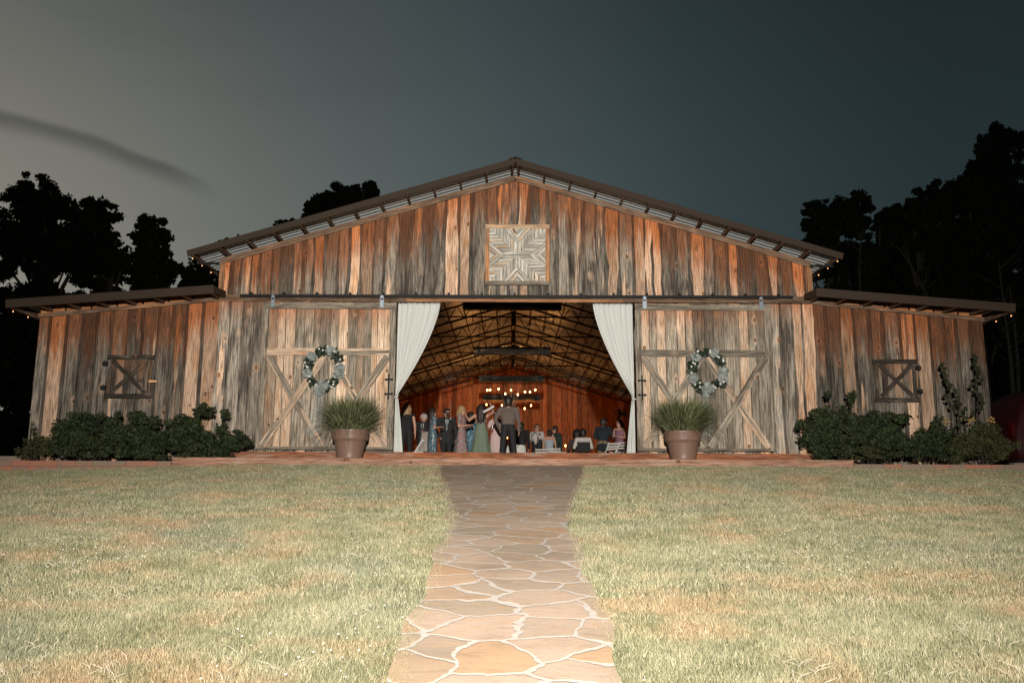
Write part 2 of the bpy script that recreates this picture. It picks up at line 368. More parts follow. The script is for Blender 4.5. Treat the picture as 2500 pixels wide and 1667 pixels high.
def mesh_np(name, V, Fc, material, c=None, parent=None, nper=3):
    me = bpy.data.meshes.new(name); nv = len(V); nf = len(Fc)
    me.vertices.add(nv); me.vertices.foreach_set('co', np.asarray(V, np.float32).ravel())
    me.loops.add(nf * nper); me.loops.foreach_set('vertex_index', np.asarray(Fc, np.int32).ravel())
    me.polygons.add(nf); me.polygons.foreach_set('loop_start', np.arange(0, nf * nper, nper, dtype=np.int32))
    try: me.polygons.foreach_set('loop_total', np.full(nf, nper, np.int32))
    except Exception: pass
    me.update(calc_edges=True)
    if c is not None:
        a = me.color_attributes.new('bd', 'FLOAT_COLOR', 'POINT'); a.data.foreach_set('color', np.asarray(c, np.float32).ravel())
    me.materials.append(material); o = bpy.data.objects.new(name, me); COL.objects.link(o)
    if parent is not None: o.parent = parent
    return o
# grass blades
rg = np.random.default_rng(5)
gz_v = np.vectorize(gz); pw_v = np.vectorize(pathw)
def blades(d0, d1, dens, h, w, wscale=1.):
    hw = .60 * d1 + 1.0; A = 2 * hw * (d1 - d0); n = int(A * dens)
    d = rg.uniform(d0, d1, n); x = rg.uniform(-hw, hw, n); keep = np.abs(x) < .6 * d + 1.0
    edge = np.abs(x) - pw_v(d) / 2; keep &= edge > -.055 - .05 * rg.random(n) ** 2
    d = d[keep]; x = x[keep]; n = len(d); y = d - 19.8; z = gz_v(x, y)
    clump = .75 + .5 * np.sin(x * 3.1 + np.sin(y * 2.2) * 2) * np.sin(y * 3.7 + x) + .25 * rg.random(n)
    hh = h * rg.uniform(.55, 1.2, n) * (.6 + .4 * clump); ang = rg.uniform(0, np.pi, n); lean = rg.normal(0, .45, (n, 2)) * hh[:, None]
    dx = np.cos(ang) * w / 2; dy = np.sin(ang) * w / 2
    V = np.empty((n, 3, 3)); V[:, 0] = np.stack([x - dx, y - dy, z - .005], 1); V[:, 1] = np.stack([x + dx, y + dy, z - .005], 1)
    V[:, 2] = np.stack([x + lean[:, 0], y + lean[:, 1], z + hh], 1)
    c = np.repeat(np.stack([rg.random(n), rg.random(n), np.zeros(n), np.ones(n)], 1)[:, None, :], 3, 1)
    return V.reshape(-1, 3), c.reshape(-1, 4)
parts = [blades(4.2, 7.0, 11000, .040, .0042), blades(7.0, 11, 6000, .042, .0062), blades(11, 18.42, 3200, .046, .010)]
V = np.concatenate([p[0] for p in parts]); Cc = np.concatenate([p[1] for p in parts])
m, t, b = mat('grass blade'); M['blade'] = m
co = t.new('ShaderNodeTexCoord').outputs['Object']; rr = t.sep(t.new('ShaderNodeAttribute', attribute_name='bd').outputs['Color'])
c0 = lawncol(t, co, 1.0)
c0 = t.mix(t.ramp(rr[0], 0, 1, 0, .75), c0, t.mix(1., c0, (1.55, 1.5, 1.45), 'MULTIPLY'))
c0 = t.mix(t.ramp(rr[1], .90, .96), c0, (.52, .44, .31)); c0 = t.mix(t.ramp(rr[1], .0, .22, .65, 0), c0, (.07, .085, .04))
t.put(b.inputs['Base Color'], c0); b.inputs['Roughness'].default_value = .6; b.inputs['Specular IOR Level'].default_value = .15
o = mesh_np('grass', V, np.arange(len(V)).reshape(-1, 3), M['blade'], Cc); tag(o, 'short patchy grass of the lawn on both sides of the path', 'grass', None, 'stuff')
# clover flowers and pale dry sprigs
def dots(n, pred, name, label, matl, r0, hh):
    mb = MB(); k = 0; tries = 0
    while k < n and tries < n * 60:
        tries += 1
        d = random.uniform(4.6, 15); x = random.uniform(-.6 * d, .6 * d)
        if abs(x) < pathw(d) / 2 + .05 or not pred(x, d - 19.8): continue
        z = gz(x, d - 19.8); pred2 = z + random.uniform(*hh); r = random.uniform(.6, 1.1) * r0
        mb.ball((x, d - 19.8, pred2), r, 6, 4, (1, 1, .7)); k += 1
    return tag(mb.build(name, matl), label, 'flowers', None, 'stuff')
dots(420, lambda x, y: math.sin(x * .9 + 2) * math.sin(y * .8 + .6) + random.random() * .5 > .75, 'clover_flowers', 'tiny white clover flowers scattered in the lawn', M['flower'], .0065, (.04, .055))
mb = MB()
for q in range(42):
    d = random.uniform(4.8, 9.5); x = random.choice((-1, 1)) * random.uniform(.9, .58 * d); y0 = d - 19.8
    for s in range(random.randint(4, 11)):
        xx = x + random.gauss(0, .1); yy = y0 + random.gauss(0, .07); z = gz(xx, yy); a = random.gauss(0, .03); h = random.uniform(.03, .06)
        mb.tube([(xx, yy, z), (xx + a * .5, yy, z + h * .6), (xx + a * 1.6, yy + random.gauss(0, .02), z + h)], [.0022, .002, .001], 4)
tag(mb.build('dry_stalks', simple('dry stalk', (.40, .35, .27), .8)), 'pale dry weed stalks standing in the near lawn', 'weeds', None, 'stuff')

# ------------------------------------------------------------------ the barn
barn = thing('barn', 'weathered board barn with open doorway, low side wings and metal gable roof', 'barn')
XL, XR = -6.64, 6.80; XM = .06
SL = .302
def rooftop(x): return 6.56 - SL * abs(x - XM)     # top of sheet
def walltop(x): return 6.30 - SL * abs(x - XM)
mb = MB()
def tg(x):
    r = rt.random()
    return (.62 + .3 * rt.random()) if r < (.42 if x > 0 else .26) else rt.choice((.05, .12, .25, .38, .45))
siding(mb, XL, XR, lambda x: walltop(x) - .03, lambda x: 3.50, 0, wr=(.13, .26), gr=(.03, .12), tonef=tg, stain=1.2, seed=1, live=.022, shade=.98)
mb.build('gable_wall', M['siding'], barn)
def tl(x):
    r = rt.random(); return (.6 + .3 * rt.random()) if r < .3 else rt.choice((.1, .2, .3, .4))
for (a, b_, sd) in ((XL, -2.62, 2), (2.78, XR, 14)):
    mb = MB(); siding(mb, a, b_, lambda x: 3.345, lambda x: -.04, 0, wr=(.13, .27), gr=(.02, .08), tonef=tl, stain=.30, seed=sd, live=.014, shade=1.08); mb.build('wall', M['siding'], barn)
# wings
WZ = lambda x: (3.38 - .098 * (abs(x) - 6.7))
def tw(x):
    r = rt.random(); return (.6 + .25 * rt.random()) if r < .27 else rt.choice((.15, .28, .38, .42))
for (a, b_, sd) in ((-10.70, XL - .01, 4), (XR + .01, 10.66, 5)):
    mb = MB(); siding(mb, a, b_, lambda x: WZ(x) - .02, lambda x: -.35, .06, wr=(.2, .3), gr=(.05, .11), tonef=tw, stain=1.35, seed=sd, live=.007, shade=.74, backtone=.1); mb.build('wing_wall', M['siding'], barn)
# side, rear walls (plain boards)
for sx, sd in ((-1, 6), (1, 7)):
    X = -10.70 if sx < 0 else 10.66
    mb = MB(); siding(mb, .09, 29.7, lambda x: 3.0, lambda x: -.4, 0, tonef=tw, stain=.6, seed=sd, live=0, rowh=9, xf=(lambda x, yy, z, X=X, sx=sx: (X - yy * -sx, x, z)))
    mb.build('side_wall', M['siding'], barn)
    X2 = XL if sx < 0 else XR
    mb = MB(); siding(mb, .03, 29.7, lambda x: 4.27, lambda x: 3.3, 0, tonef=tw, stain=.6, seed=sd + 5, live=0, rowh=9, xf=(lambda x, yy, z, X=X2, sx=sx: (X - yy * -sx, x, z)))
    mb.build('clerestory_wall', M['siding'], barn)
mb = MB(); siding(mb, -6.6, 6.75, lambda x: rooftop(x) - .045, lambda x: -.05, 29.75, wr=(.22, .3), gr=(.012, .03), tonef=lambda x: rt.choice((.1, .3, .5, .8)), stain=0, seed=9, live=0, rowh=9, backtone=.3); mb.build('rear_wall', M['inner'], barn)
mb = MB()
mb.box(-10.7, 10.66, 29.80, 29.95, -.4, 2.9)
mb.build('rear_cladding', M['trim'], barn)
# dark lining of the nave sides
for sx in (-1, 1):
    x = sx * 6.5
    for k in range(8):
        yy = .9 + 3.72 * k; mb = MB()
        mb.timber((x, yy, -.05), (x, yy, 4.1), .16, .16, (0, -1, 0))
        mb.build('post', M['purlin'], barn)
mb = MB(); mb.box(XL, XR, .03, 29.6, -.25, -.05); mb.build('floor', M['concrete'], barn)
# horizontal header and trim bands
mb = MB(); mb.timber((XL, -.045, 3.455), (XR, -.045, 3.47), .085, .06, tone=.25, shade=.85)
mb.timber((XL, -.05, 3.375), (-2.4, -.05, 3.378), .06, .055, tone=.4, shade=.8); mb.timber((2.5, -.05, 3.385), (XR, -.05, 3.388), .06, .055, tone=.4, shade=.8)
mb.timber((-2.4, -.05, 3.383), (2.5, -.05, 3.386), .062, .055, tone=.75, shade=1.)
mb.build('header', M['rake'], barn)
mb = MB(); mb.box(-2.62, 2.78, .05, .16, 3.40, 3.60); mb.build('lintel', M['beam'], barn)
# rake trim and corner boards
for s in (-1, 1):
    mb = MB(); xe = XL - .02 if s < 0 else XR + .02
    mb.timber((XM, -.05, 6.30), (xe, -.05, walltop(xe)), .13, .035, tone=.4, shade=.95); mb.build('rake_board', M['rake'], barn)
    mb = MB(); mb.timber((xe - s * .05, -.05, walltop(xe) - .06), (xe - s * .05, -.05, 3.51), .11, .03, tone=.6); mb.build('corner_board', M['rake'], barn)
    mb = MB(); xa = XL - .02 if s < 0 else XR + .02; xb = -10.72 if s < 0 else 10.68
    mb.timber((xa, .005, WZ(xa) + .02), (xb, .005, WZ(xb) + .02), .09, .04, tone=.4, shade=.8); mb.build('wing_trim', M['rake'], barn)
    # blocking boards above trim
    mb = MB(); n = 7
    for k in range(n):
        a = xa + (xb - xa) * k / n; c = xa + (xb - xa) * (k + 1) / n; a2 = a + (c - a) * .04; c2 = c - (c - a) * .04
        mb.timber((a2, .05, WZ(a2) + .145), (c2, .05, WZ(c2) + .145), .2, .03, tone=rt.choice((.3, .6, .8)))
    mb.build('blocking', M['soffit'], barn)
# corrugated roof sheets
def sheet(name, xa, xb, zf, y0, y1, pitch=.185, amp=.026, parent=None):
    mb = MB(); prof = []
    y = y0
    while y < y1:
        prof += [(y, 0), (y + pitch * .28, 0), (y + pitch * .42, amp), (y + pitch * .78, amp), (y + pitch * .92, 0)]; y += pitch
    N = len(prof); zs = []
    for (x, dz) in ((xa, 0), (xb, 0)): mb.add([(x, yy, zf(x) + h) for yy, h in prof])
    for (x, dz) in ((xa, 0), (xb, 0)): mb.add([(x, yy, zf(x) + h - .004) for yy, h in prof])
    for k in range(N - 1):
        up = [k, N + k, N + k + 1, k + 1]; dn = [2 * N + k, 2 * N + k + 1, 3 * N + k + 1, 3 * N + k]
        if xb < xa: up = up[::-1]; dn = dn[::-1]
        mb.face(up[::-1]); mb.face(dn[::-1])
    return mb.build(name, M['sheet'], parent)
WR = lambda x: (3.575 - .0765 * (abs(x) - 6.62))
for s in (-1, 1):
    xe = XM + s * 7.28
    rf = sheet('roof', XM, xe, lambda x: rooftop(x) - .03, -.6, 30.1, parent=barn)
    # purlins under the sheet, running back through the building
    for k in range(13):
        x = XM + s * (.09 + k * .592)
        mb = MB(); nrm = Vector((s * SL, 0, 1)).normalized()
        c = Vector((x, 0, rooftop(x) - .03 - .007)) - nrm * .055
        mb.timber((c.x, -.58, c.z), (c.x, 29.7, c.z), .04, .10, nrm, tone=.35, shade=.9); mb.build('purlin', M['purlin'], barn)
    mb = MB()
    mb.timber((XM, -.62, rooftop(XM) - .07), (xe, -.62, rooftop(xe) - .065), .145, .03, shade=1); mb.build('fascia', M['fascia'], barn)
    mb = MB(); mb.timber((xe + s * .012, -.6, rooftop(xe) - .03), (xe + s * .012, 30, rooftop(xe) - .03), .045, .02, (s, 0, 0)); mb.build('eave_trim', M['fascia'], barn)
    # small soffit angle iron at the eave corner
    mb = MB(); mb.timber((xe - s * .60, -.25, 4.18), (xe - s * .10, -.25, rooftop(xe) - .19), .05, .05); mb.build('brace', M['black'], barn)
    xi = -6.58 if s < 0 else 6.70; xo = -11.13 if s < 0 else 11.06
    sheet('wing_roof', xi, xo, lambda x: WR(x) - .03, -.6, 30.0, parent=barn)
    mb = MB(); mb.timber((xi, -.62, WR(xi) - .09), (xo, -.62, WR(xo) - .09), .19, .03); mb.build('wing_fascia', M['fascia'], barn)
    mb = MB(); mb.timber((xi + s * .012, -.6, WR(xi) - .09), (xi - s * .08, -.08, WR(xi) - .08), .15, .03, (s, 0, 0)); mb.build('fascia_return', M['fascia'], barn)
    for k in range(8):
        x = xi + s * (.06 + k * (abs(xo - xi) - .12) / 7)
        mb = MB(); mb.timber((x, -.59, WR(x) - .115), (x, 29.8, WR(x) - .115), .14, .045, (1, 0, 0), tone=.2, shade=.8); mb.build('lookout', M['purlin'], barn)
    mb = MB(); mb.timber((xo - s * .02, -.6, WR(xo) - .075), (xo - s * .02, 30, WR(xo) - .075), .09, .03, (s, 0, 0)); mb.build('wing_eave', M['trim'], barn)
mb = MB()
for s in (-1, 1): mb.timber((XM + s * .075, -.63, rooftop(XM) + .012), (XM + s * .075, 30, rooftop(XM) + .012), .16, .012, (s * SL, 0, 1))
mb.build('ridge_cap', M['fascia'], barn)
# trusses
for k in range(7):
    y = 25.2 - 3.72 * k; mb = MB(); zt = 6.13; zb = 5.64
    for s in (-1, 1):
        A = lambda x, z0: Vector((XM + s * x, y, z0 - SL * x))
        mb.timber(A(0, zt), A(6.45, zt), .06, .06); mb.timber(A(0, zb), A(6.3, zb), .06, .06)
        n = 10; stp = 6.2 / n
        for q in range(n):
            x0_ = .12 + q * stp; mb.tube([A(x0_, zt), A(x0_ + stp * .55, zb)], .016, 5, False); mb.tube([A(x0_ + stp * .55, zb), A(x0_ + stp * .98, zt)], .016, 5, False)
    mb.timber((XM - 3.3, y, 5.17), (XM + 3.3, y, 5.17), .045, .045); mb.timber((XM, y, zt + .03), (XM, y, 5.6), .12, .07)
    mb.build('truss', M['steel'], barn)
    # side stud posts
# sliding doors
def door(x0, x1, sd, hx):
    zt = 3.30; w = x1 - x0
    mb = MB(); siding(mb, x0 + .12, x1 - .12, lambda x: zt - .14, lambda x: 0.04, -.105, wr=(.12, .24), gr=(.006, .02), live=.004, tonef=lambda x: (.62 + .25 * rt.random()) if rt.random() < .27 else rt.choice((.05, .15, .25, .35)), stain=.9, seed=sd, backtone=.2)
    d = mb.build('door', M['door'], barn)
    y = -.155
    def piece(name, p0, p1, wd, th=.035, dy=0., tone=.3, shade=1., mt='trim'):
        mb = MB(); mb.timber((p0[0], y + dy, p0[1]), (p1[0], y + dy, p1[1]), wd, th, tone=tone, shade=shade); return mb.build(name, M[mt], d)
    mt = 'door'
    for xx in (x0 + .07, x1 - .07): piece('stile', (xx, zt), (xx, 0.03), .14, tone=.2, mt=mt, shade=.9)
    piece('rail', (x0, zt - .07), (x1, zt - .07), .145, .036, -.003, .15, .82, mt)
    piece('rail', (x0 + .14, 2.18), (x1 - .14, 2.18), .155, tone=.55 if hx > 0 else .2, shade=1. if hx > 0 else .62, mt=mt)
    piece('rail', (x0, .045), (x1, .045), .06, .03, -.002, .2, .6, mt)
    xm = (x0 + x1) / 2; a = x0 + .17; c = x1 - .17
    for i, (p, q, dy) in enumerate((((a, 2.08), (xm - .06, .09), .001), ((a - .03, .09), (xm - .05, 2.08), -.034), ((xm + .05, 2.08), (c, .09), .001), ((c, 2.08), (xm + .07, .09), -.034))):
        piece('brace', p, q, .15, .03, dy, tone=rt.choice((.25, .42, .6)), shade=rt.uniform(.75, .98), mt=mt)
    # pull handle with cross straps
    hxx = (x1 - .12) if hx > 0 else (x0 + .12)
    mb = MB(); mb.box(hxx - .018, hxx + .018, -.232, -.215, 1.12, 1.68)
    for zz in (1.24, 1.56):
        mb.box(hxx - .07, hxx + .07, -.205, -.178, zz - .018, zz + .018); mb.tube([(hxx, -.175, zz), (hxx, -.22, zz)], .014, 8)
        mb.ball((hxx - .07, -.19, zz), .026, 8, 5); mb.ball((hxx + .07, -.19, zz), .026, 8, 5)
    mb.build('handle', M['black'], d)
    for xx in (x0 + .22, x1 - .33) if hx > 0 else (x0 + .22, x1 - .2):
        mb = MB(); mb.box(xx - .03, xx + .03, -.20, -.182, 3.19, 3.36); mb.tube([(xx, -.21, 3.43), (xx, -.145, 3.43)], .04, 12); mb.box(xx - .045, xx - .033, -.20, -.17, 3.2, 3.40); mb.box(xx + .033, xx + .045, -.20, -.17, 3.2, 3.40)
        mb.build('hanger', M['zinc'], d)
    return d
door(-5.60, -2.60, 21, 1); door(2.76, 5.80, 22, -1)
mb = MB(); mb.timber((-6.14, -.15, 3.455), (6.33, -.15, 3.475), .062, .05); tr = mb.build('door_track', M['black'], barn)
for k in range(17):
    x = -5.9 + k * .745; mb = MB(); mb.box(x - .022, x + .022, -.185, -.055, 3.49 + x * .0012, 3.545 + x * .0012); mb.tube([(x, -.21, 3.515), (x, -.17, 3.515)], .016, 8); mb.build('track_bracket', M['black'], tr)
# shutters on the wings
def shutter(x0, x1, z0, z1, hs, yw):
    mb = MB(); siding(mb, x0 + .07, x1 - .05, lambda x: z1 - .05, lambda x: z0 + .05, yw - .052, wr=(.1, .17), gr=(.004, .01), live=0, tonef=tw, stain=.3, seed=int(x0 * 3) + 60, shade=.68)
    d = mb.build('shutter', M['siding'], barn)
    y = yw - .095
    for z in (z1 - .045, z0 + .045):
        mb = MB(); mb.timber((x0, y, z), (x1, y, z), .10, .035, tone=.3); mb.build('rail', M['shutter'], d)
    for x in (x0 + .07, x1 - .07):
        mb = MB(); mb.timber((x, y + .004, z1 - .1), (x, y + .004, z0 + .1), .085, .028, tone=.45, shade=1.5); mb.build('stile', M['shutter'], d)
    for i, (p, q) in enumerate((((x0 + .13, z1 - .12), (x1 - .13, z0 + .12)), ((x1 - .13, z1 - .12), (x0 + .13, z0 + .12)))):
        fr = (i == 0) == (hs < 0)
        mb = MB(); mb.timber((p[0], y - (.03 if fr else .0), p[1]), (q[0], y - (.03 if fr else .0), q[1]), .09, .028, tone=.3, shade=1. if fr else 1.3); mb.build('brace', M['shutter'], d)
    hx = x0 - .02 if hs < 0 else x1 + .02
    for z in (z1 - .19, z0 + .23):
        mb = MB(); mb.box(hx - .07, hx + .05, y - .045, y - .0, z - .045, z + .045); mb.tube([(hx, y - .06, z - .06), (hx, y - .06, z + .06)], .016, 8); mb.build('hinge', M['black'], d)
    if hs < 0:
        mb = MB(); mb.timber((x1 - .06, y - .04, z0 + .37), (x1 + .12, y - .04, z0 + .37), .05, .03, tone=.9, shade=1.6); mb.build('latch', M['trim'], d)
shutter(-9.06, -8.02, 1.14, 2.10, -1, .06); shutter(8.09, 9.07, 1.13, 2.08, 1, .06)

# star barn quilt on the gable
q = thing('barn_quilt', 'square star-patterned panel of whitewashed laths hung high on the gable', 'wall art', (.115, -.08, 4.45))
def clip(poly, n, d, keep):   # keep side n.p*keep <= d*keep
    out = []
    for i in range(len(poly)):
        a = poly[i]; b_ = poly[(i + 1) % len(poly)]; da = (a[0] * n[0] + a[1] * n[1] - d) * keep; db = (b_[0] * n[0] + b_[1] * n[1] - d) * keep
        if da <= 0: out.append(a)
        if (da < 0 < db) or (db < 0 < da): k = da / (da - db); out.append((a[0] + (b_[0] - a[0]) * k, a[1] + (b_[1] - a[1]) * k))
    return out
mb = MB(); HW, HH = .64, .62
regs = [([(0, 0), (0, .42), (.5, 1), (1, 1)], (1, 0)), ([(0, .42), (0, 1), (.5, 1)], (.757, -.653))]
for sw in (0, 1):
    for sx in (-1, 1):
        for sy in (-1, 1):
            for poly, n in regs:
                ds = [p[0] * n[0] + p[1] * n[1] for p in poly]; lo, hi = min(ds), max(ds); st = .125; k = lo
                while k < hi:
                    pc = clip(clip(poly, n, k + .006, -1), n, min(k + st, hi) - .006, 1); 
                    if len(pc) > 2:
                        Q = []
                        for (x, z) in pc:
                            if sw: x, z = z, x
                            Q.append((x * sx * HW, z * sy * HH))
                        ar = sum(Q[i][0] * Q[(i + 1) % len(Q)][1] - Q[(i + 1) % len(Q)][0] * Q[i][1] for i in range(len(Q)))
                        if abs(ar) > 1e-4:
                            if ar < 0: Q = Q[::-1]
                            c = (rt.choice((.1, .2, .3, .3, .7)), rt.random(), 0, rt.choice((.78, .92, 1., 1.08))); yv = -.02 - rt.uniform(0, .008)
                            dr = (n[1] * (sx if not sw else 1), n[0]) 
                            al = (-n[1] * sx, n[0] * sy) if not sw else (n[0] * sx, -n[1] * sy); ac = (-al[1], al[0])
                            i0 = mb.add([(x, yv, z) for x, z in Q] + [(x, .01, z) for x, z in Q]); L = len(Q)
                            uvf = [(x * ac[0] + z * ac[1], x * al[0] + z * al[1] + 9) for x, z in Q]
                            mb.face([i0 + j for j in range(L)], uvf, c)
                            for j in range(L): j2 = (j + 1) % L; mb.face([i0 + j2, i0 + j, i0 + L + j, i0 + L + j2], [(0, 0)] * 4, (.2, .3, 0, .5))
                    k += st
mb.build('star_lath', M['white_wood'], q)
mb = MB(); mb.box(-HW, HW, .005, .03, -HH, HH); mb.build('backing', M['shutter'], q)
for (a, b_, w_, tn, mt) in (((-.73, HH + .045), (.73, HH + .045), .09, .6, 'trim'), ((-.73, -HH - .045), (.73, -HH - .045), .09, .3, 'trim'), ((-HW - .045, HH), (-HW - .045, -HH), .09, .6, 'rake'), ((HW + .045, HH), (HW + .045, -HH), .09, .8, 'rake')):
    mb = MB(); mb.timber((a[0], -.025, a[1]), (b_[0], -.025, b_[1]), w_, .05, tone=tn, shade=1.25); mb.build('frame', M[mt], q)

# curtains
def curtain(sgn, label, xo, xi, ztie, xtie, zb, xb):
    t_ = thing('curtain', label, 'curtain', (xo, .12, 0), 0, 'white curtains tied back in the barn doorway')
    mb = MB(); NU, NV = 44, 44; zt = 3.37
    for j in range(NV + 1):
        v = j / NV
        if v < .62:
            k = v / .62; z = zt + (ztie - zt) * k
            o_ = xo + (xtie - xo) * k; inn = xi + (xtie - xi) * k ** 1.45
            if sgn < 0: inn = max(inn, o_ + .05)
            else: inn = min(inn, o_ - .05)
        else:
            k = (v - .62) / .38; z = ztie + (zb - ztie) * k; o_ = xtie + (xo - xtie) * min(1, k * 3) * 0; inn = xtie - sgn * (.05 + .15 * k ** .8)
        wdt = abs(inn - o_)
        for i in range(NU + 1):
            u = i / NU; x = o_ + (inn - o_) * u
            amp = .015 * (1 - .5 * math.exp(-((z - ztie) / .25) ** 2))
            yy = amp * math.sin(u * 46 + .9 * math.sin(v * 5 + sgn)) + .008 * math.sin(u * 83 + 2 + 1.5 * v) + .012 * math.sin(u * 13 + v * 3 * sgn) + .05 * math.exp(-((z - ztie) / .3) ** 2) * math.sin(u * 9)
            mb.v.append((x - xo, yy, z))
    for j in range(NV):
        for i in range(NU):
            a = j * (NU + 1) + i; mb.face([a, a + NU + 1, a + NU + 2, a + 1], [(i / NU, j / NV * 3), (i / NU, (j + 1) / NV * 3), ((i + 1) / NU, (j + 1) / NV * 3), ((i + 1) / NU, j / NV * 3)])
    cl = mb.build('panel', M['curtain'], t_, True)
    sm = cl.modifiers.new('s', 'SOLIDIFY'); sm.thickness = .004
    mb = MB(); mb.tube([(xtie - xo - .06, -.06, ztie - .0), (xtie - xo, -.09, ztie - .01), (xtie - xo + .06, -.06, ztie)], .018, 8); mb.build('tieback', M['curtain'], t_)
curtain(-1, 'white sheer curtain swept back to the left of the doorway', -2.60, -1.64, 1.20, -2.61, -.05, -2.3)
curtain(1, 'white sheer curtain swept back to the right of the doorway', 2.75, 1.84, 1.18, 2.75, -.05, 2.45)

# steps and edging
def stp(label, x0, x1, y, z0, z1, depth, shd, mt):
    s_ = thing('timber_step', label, 'step', ((x0 + x1) / 2, y, z0), 0, 'red timber steps below the barn doors'); cx = (x0 + x1) / 2; w = (x1 - x0) / 2
    mb = MB(); mb.timber((-w, .07, (z1 - z0) / 2), (w, .07, (z1 - z0) / 2), z1 - z0, .14, tone=.15, shade=shd); mb.build('riser', M[mt], s_)
    mb = MB()
    for sx in (-1, 1): mb.timber((sx * (w - .07), .14, (z1 - z0) / 2), (sx * (w - .07), depth, (z1 - z0) / 2), z1 - z0, .14, (1, 0, 0), tone=.4)
    mb.build('side', M['step'], s_)
    mb = MB(); mb.box(-w + .14, w - .14, .14, depth, 0, z1 - z0 - .006); mb.build('tread', M['concrete'], s_)
stp('upper red timber step just below the barn doors', -6.49, 6.60, -.5, -.205, -.052, .47, .9, 'step_red')
stp('lower red timber step where the path ends', -6.97, 7.02, -1.32, -.40, -.222, 1.3, 1.0, 'step')
def pavers(label, x0, x1, y, ztop, rows, grp='paver edging around the shrub beds'):
    p = thing('paver_edging', label, 'edging', (x0, y, ztop), 0, grp)
    for r_ in range(rows):
        mb = MB(); x = x0 - (rt.uniform(0, .3))
        hh = .115
        while x < x1:
            w = rt.uniform(.26, .40); a = max(x, x0); b_ = min(x + w - .006, x1)
            if b_ - a > .04: mb.timber((a - x0, .12 + rt.uniform(-.006, .006), -hh * (r_ + .5)), (b_ - x0, .12 + rt.uniform(-.006, .006), -hh * (r_ + .5)), hh - .005, .24 - .02 * (r_ == 0), shade=rt.uniform(.7, 1.15))
            x += w
        mb.build('course', M['paver'], p)
m, t, b = mat('paver'); M['paver'] = m
co = t.new('ShaderNodeTexCoord').outputs['Object']; a_ = t.new('ShaderNodeAttribute', attribute_name='bd'); r3 = t.sep(a_.outputs['Color'])
c = t.mix(t.ramp(t.math('ADD', r3[0], t.math('MULTIPLY', t.math('SUBTRACT', t.noise(co, 3, 4, .6), .5), 1.5)), .2, .8), (.20, .15, .115), (.31, .135, .085))
c = t.mix(t.noise(co, 90, 3, .7), t.mix(.35, c, (.08, .06, .05)), c)
t.put(b.inputs['Base Color'], c); b.inputs['Roughness'].default_value = .95; b.inputs['Specular IOR Level'].default_value = .1
pavers('red paver edging in front of the left shrubs', -13.6, -6.98, -1.36, -.30, 3)
pavers('red paver edging in front of the right shrubs', 7.03, 13.6, -1.36, -.30, 3)
pavers('short paver row behind the left bed by the barn corner', -15, -10.3, -.5, -.17, 3)
pavers('short paver row at the far right beyond the shrubs', 11.3, 15, .4, -.18, 3)
for (a, b_, lb) in ((-13.5, -6.85, 'left'), (6.9, 13.5, 'right')):
    mb = MB(); n = 60; mrows = []
    for j in range(9):
        yy = -1.2 + j * .17
        mrows.append(mb.add([(a + (b_ - a) * k / n, yy, -.36 + rt.uniform(-.012, .012) + .08 * max(0, math.sin(k * .55)) ** 4 * (1 if 0 < j < 5 else .3)) for k in range(n + 1)]))
    for p, q_ in zip(mrows, mrows[1:]):
        for k in range(n): mb.face([p + k, p + k + 1, q_ + k + 1, q_ + k])
    tag(mb.build('mulch_bed', M['mulch']), f'red mulch under the {lb} shrubs', None, None, 'structure')

# ------------------------------------------------------------------ leaves
def leafcloud(centers, n, size, seed, up=.3, nverts=4, narrow=.5):
    """centers: list of (x,y,z,rx,ry,rz); returns quads"""
    g = np.random.default_rng(seed); C_ = np.array(centers); vol = C_[:, 3] * C_[:, 4] * C_[:, 5]; vol = vol ** .7
    idx = g.choice(len(C_), n, p=vol / vol.sum())
    d = g.normal(size=(n, 3)); d /= np.linalg.norm(d, axis=1)[:, None]; r = g.random(n) ** .42
    P = C_[idx, :3] + d * r[:, None] * C_[idx, 3:6]
    nrm = d + g.normal(0, .7, (n, 3)) + np.array([0, -.1, up]); nrm /= np.linalg.norm(nrm, axis=1)[:, None]
    a = g.normal(size=(n, 3)); a -= (a * nrm).sum(1)[:, None] * nrm; a /= np.linalg.norm(a, axis=1)[:, None]; b_ = np.cross(nrm, a)
    s = size * g.uniform(.6, 1.3, n)[:, None]
    V = np.empty((n, 4, 3)); V[:, 0] = P - a * s; V[:, 1] = P + b_ * s * narrow - nrm * s * .15; V[:, 2] = P + a * s; V[:, 3] = P - b_ * s * narrow - nrm * s * .15
    sh = g.random(n); c = np.stack([sh, g.random(n), np.zeros(n), np.ones(n)], 1)
    return V.reshape(-1, 3), np.arange(n * 4).reshape(-1, 4), np.repeat(c, 4, 0)
SHG = 'shrubs planted along the barn wings'
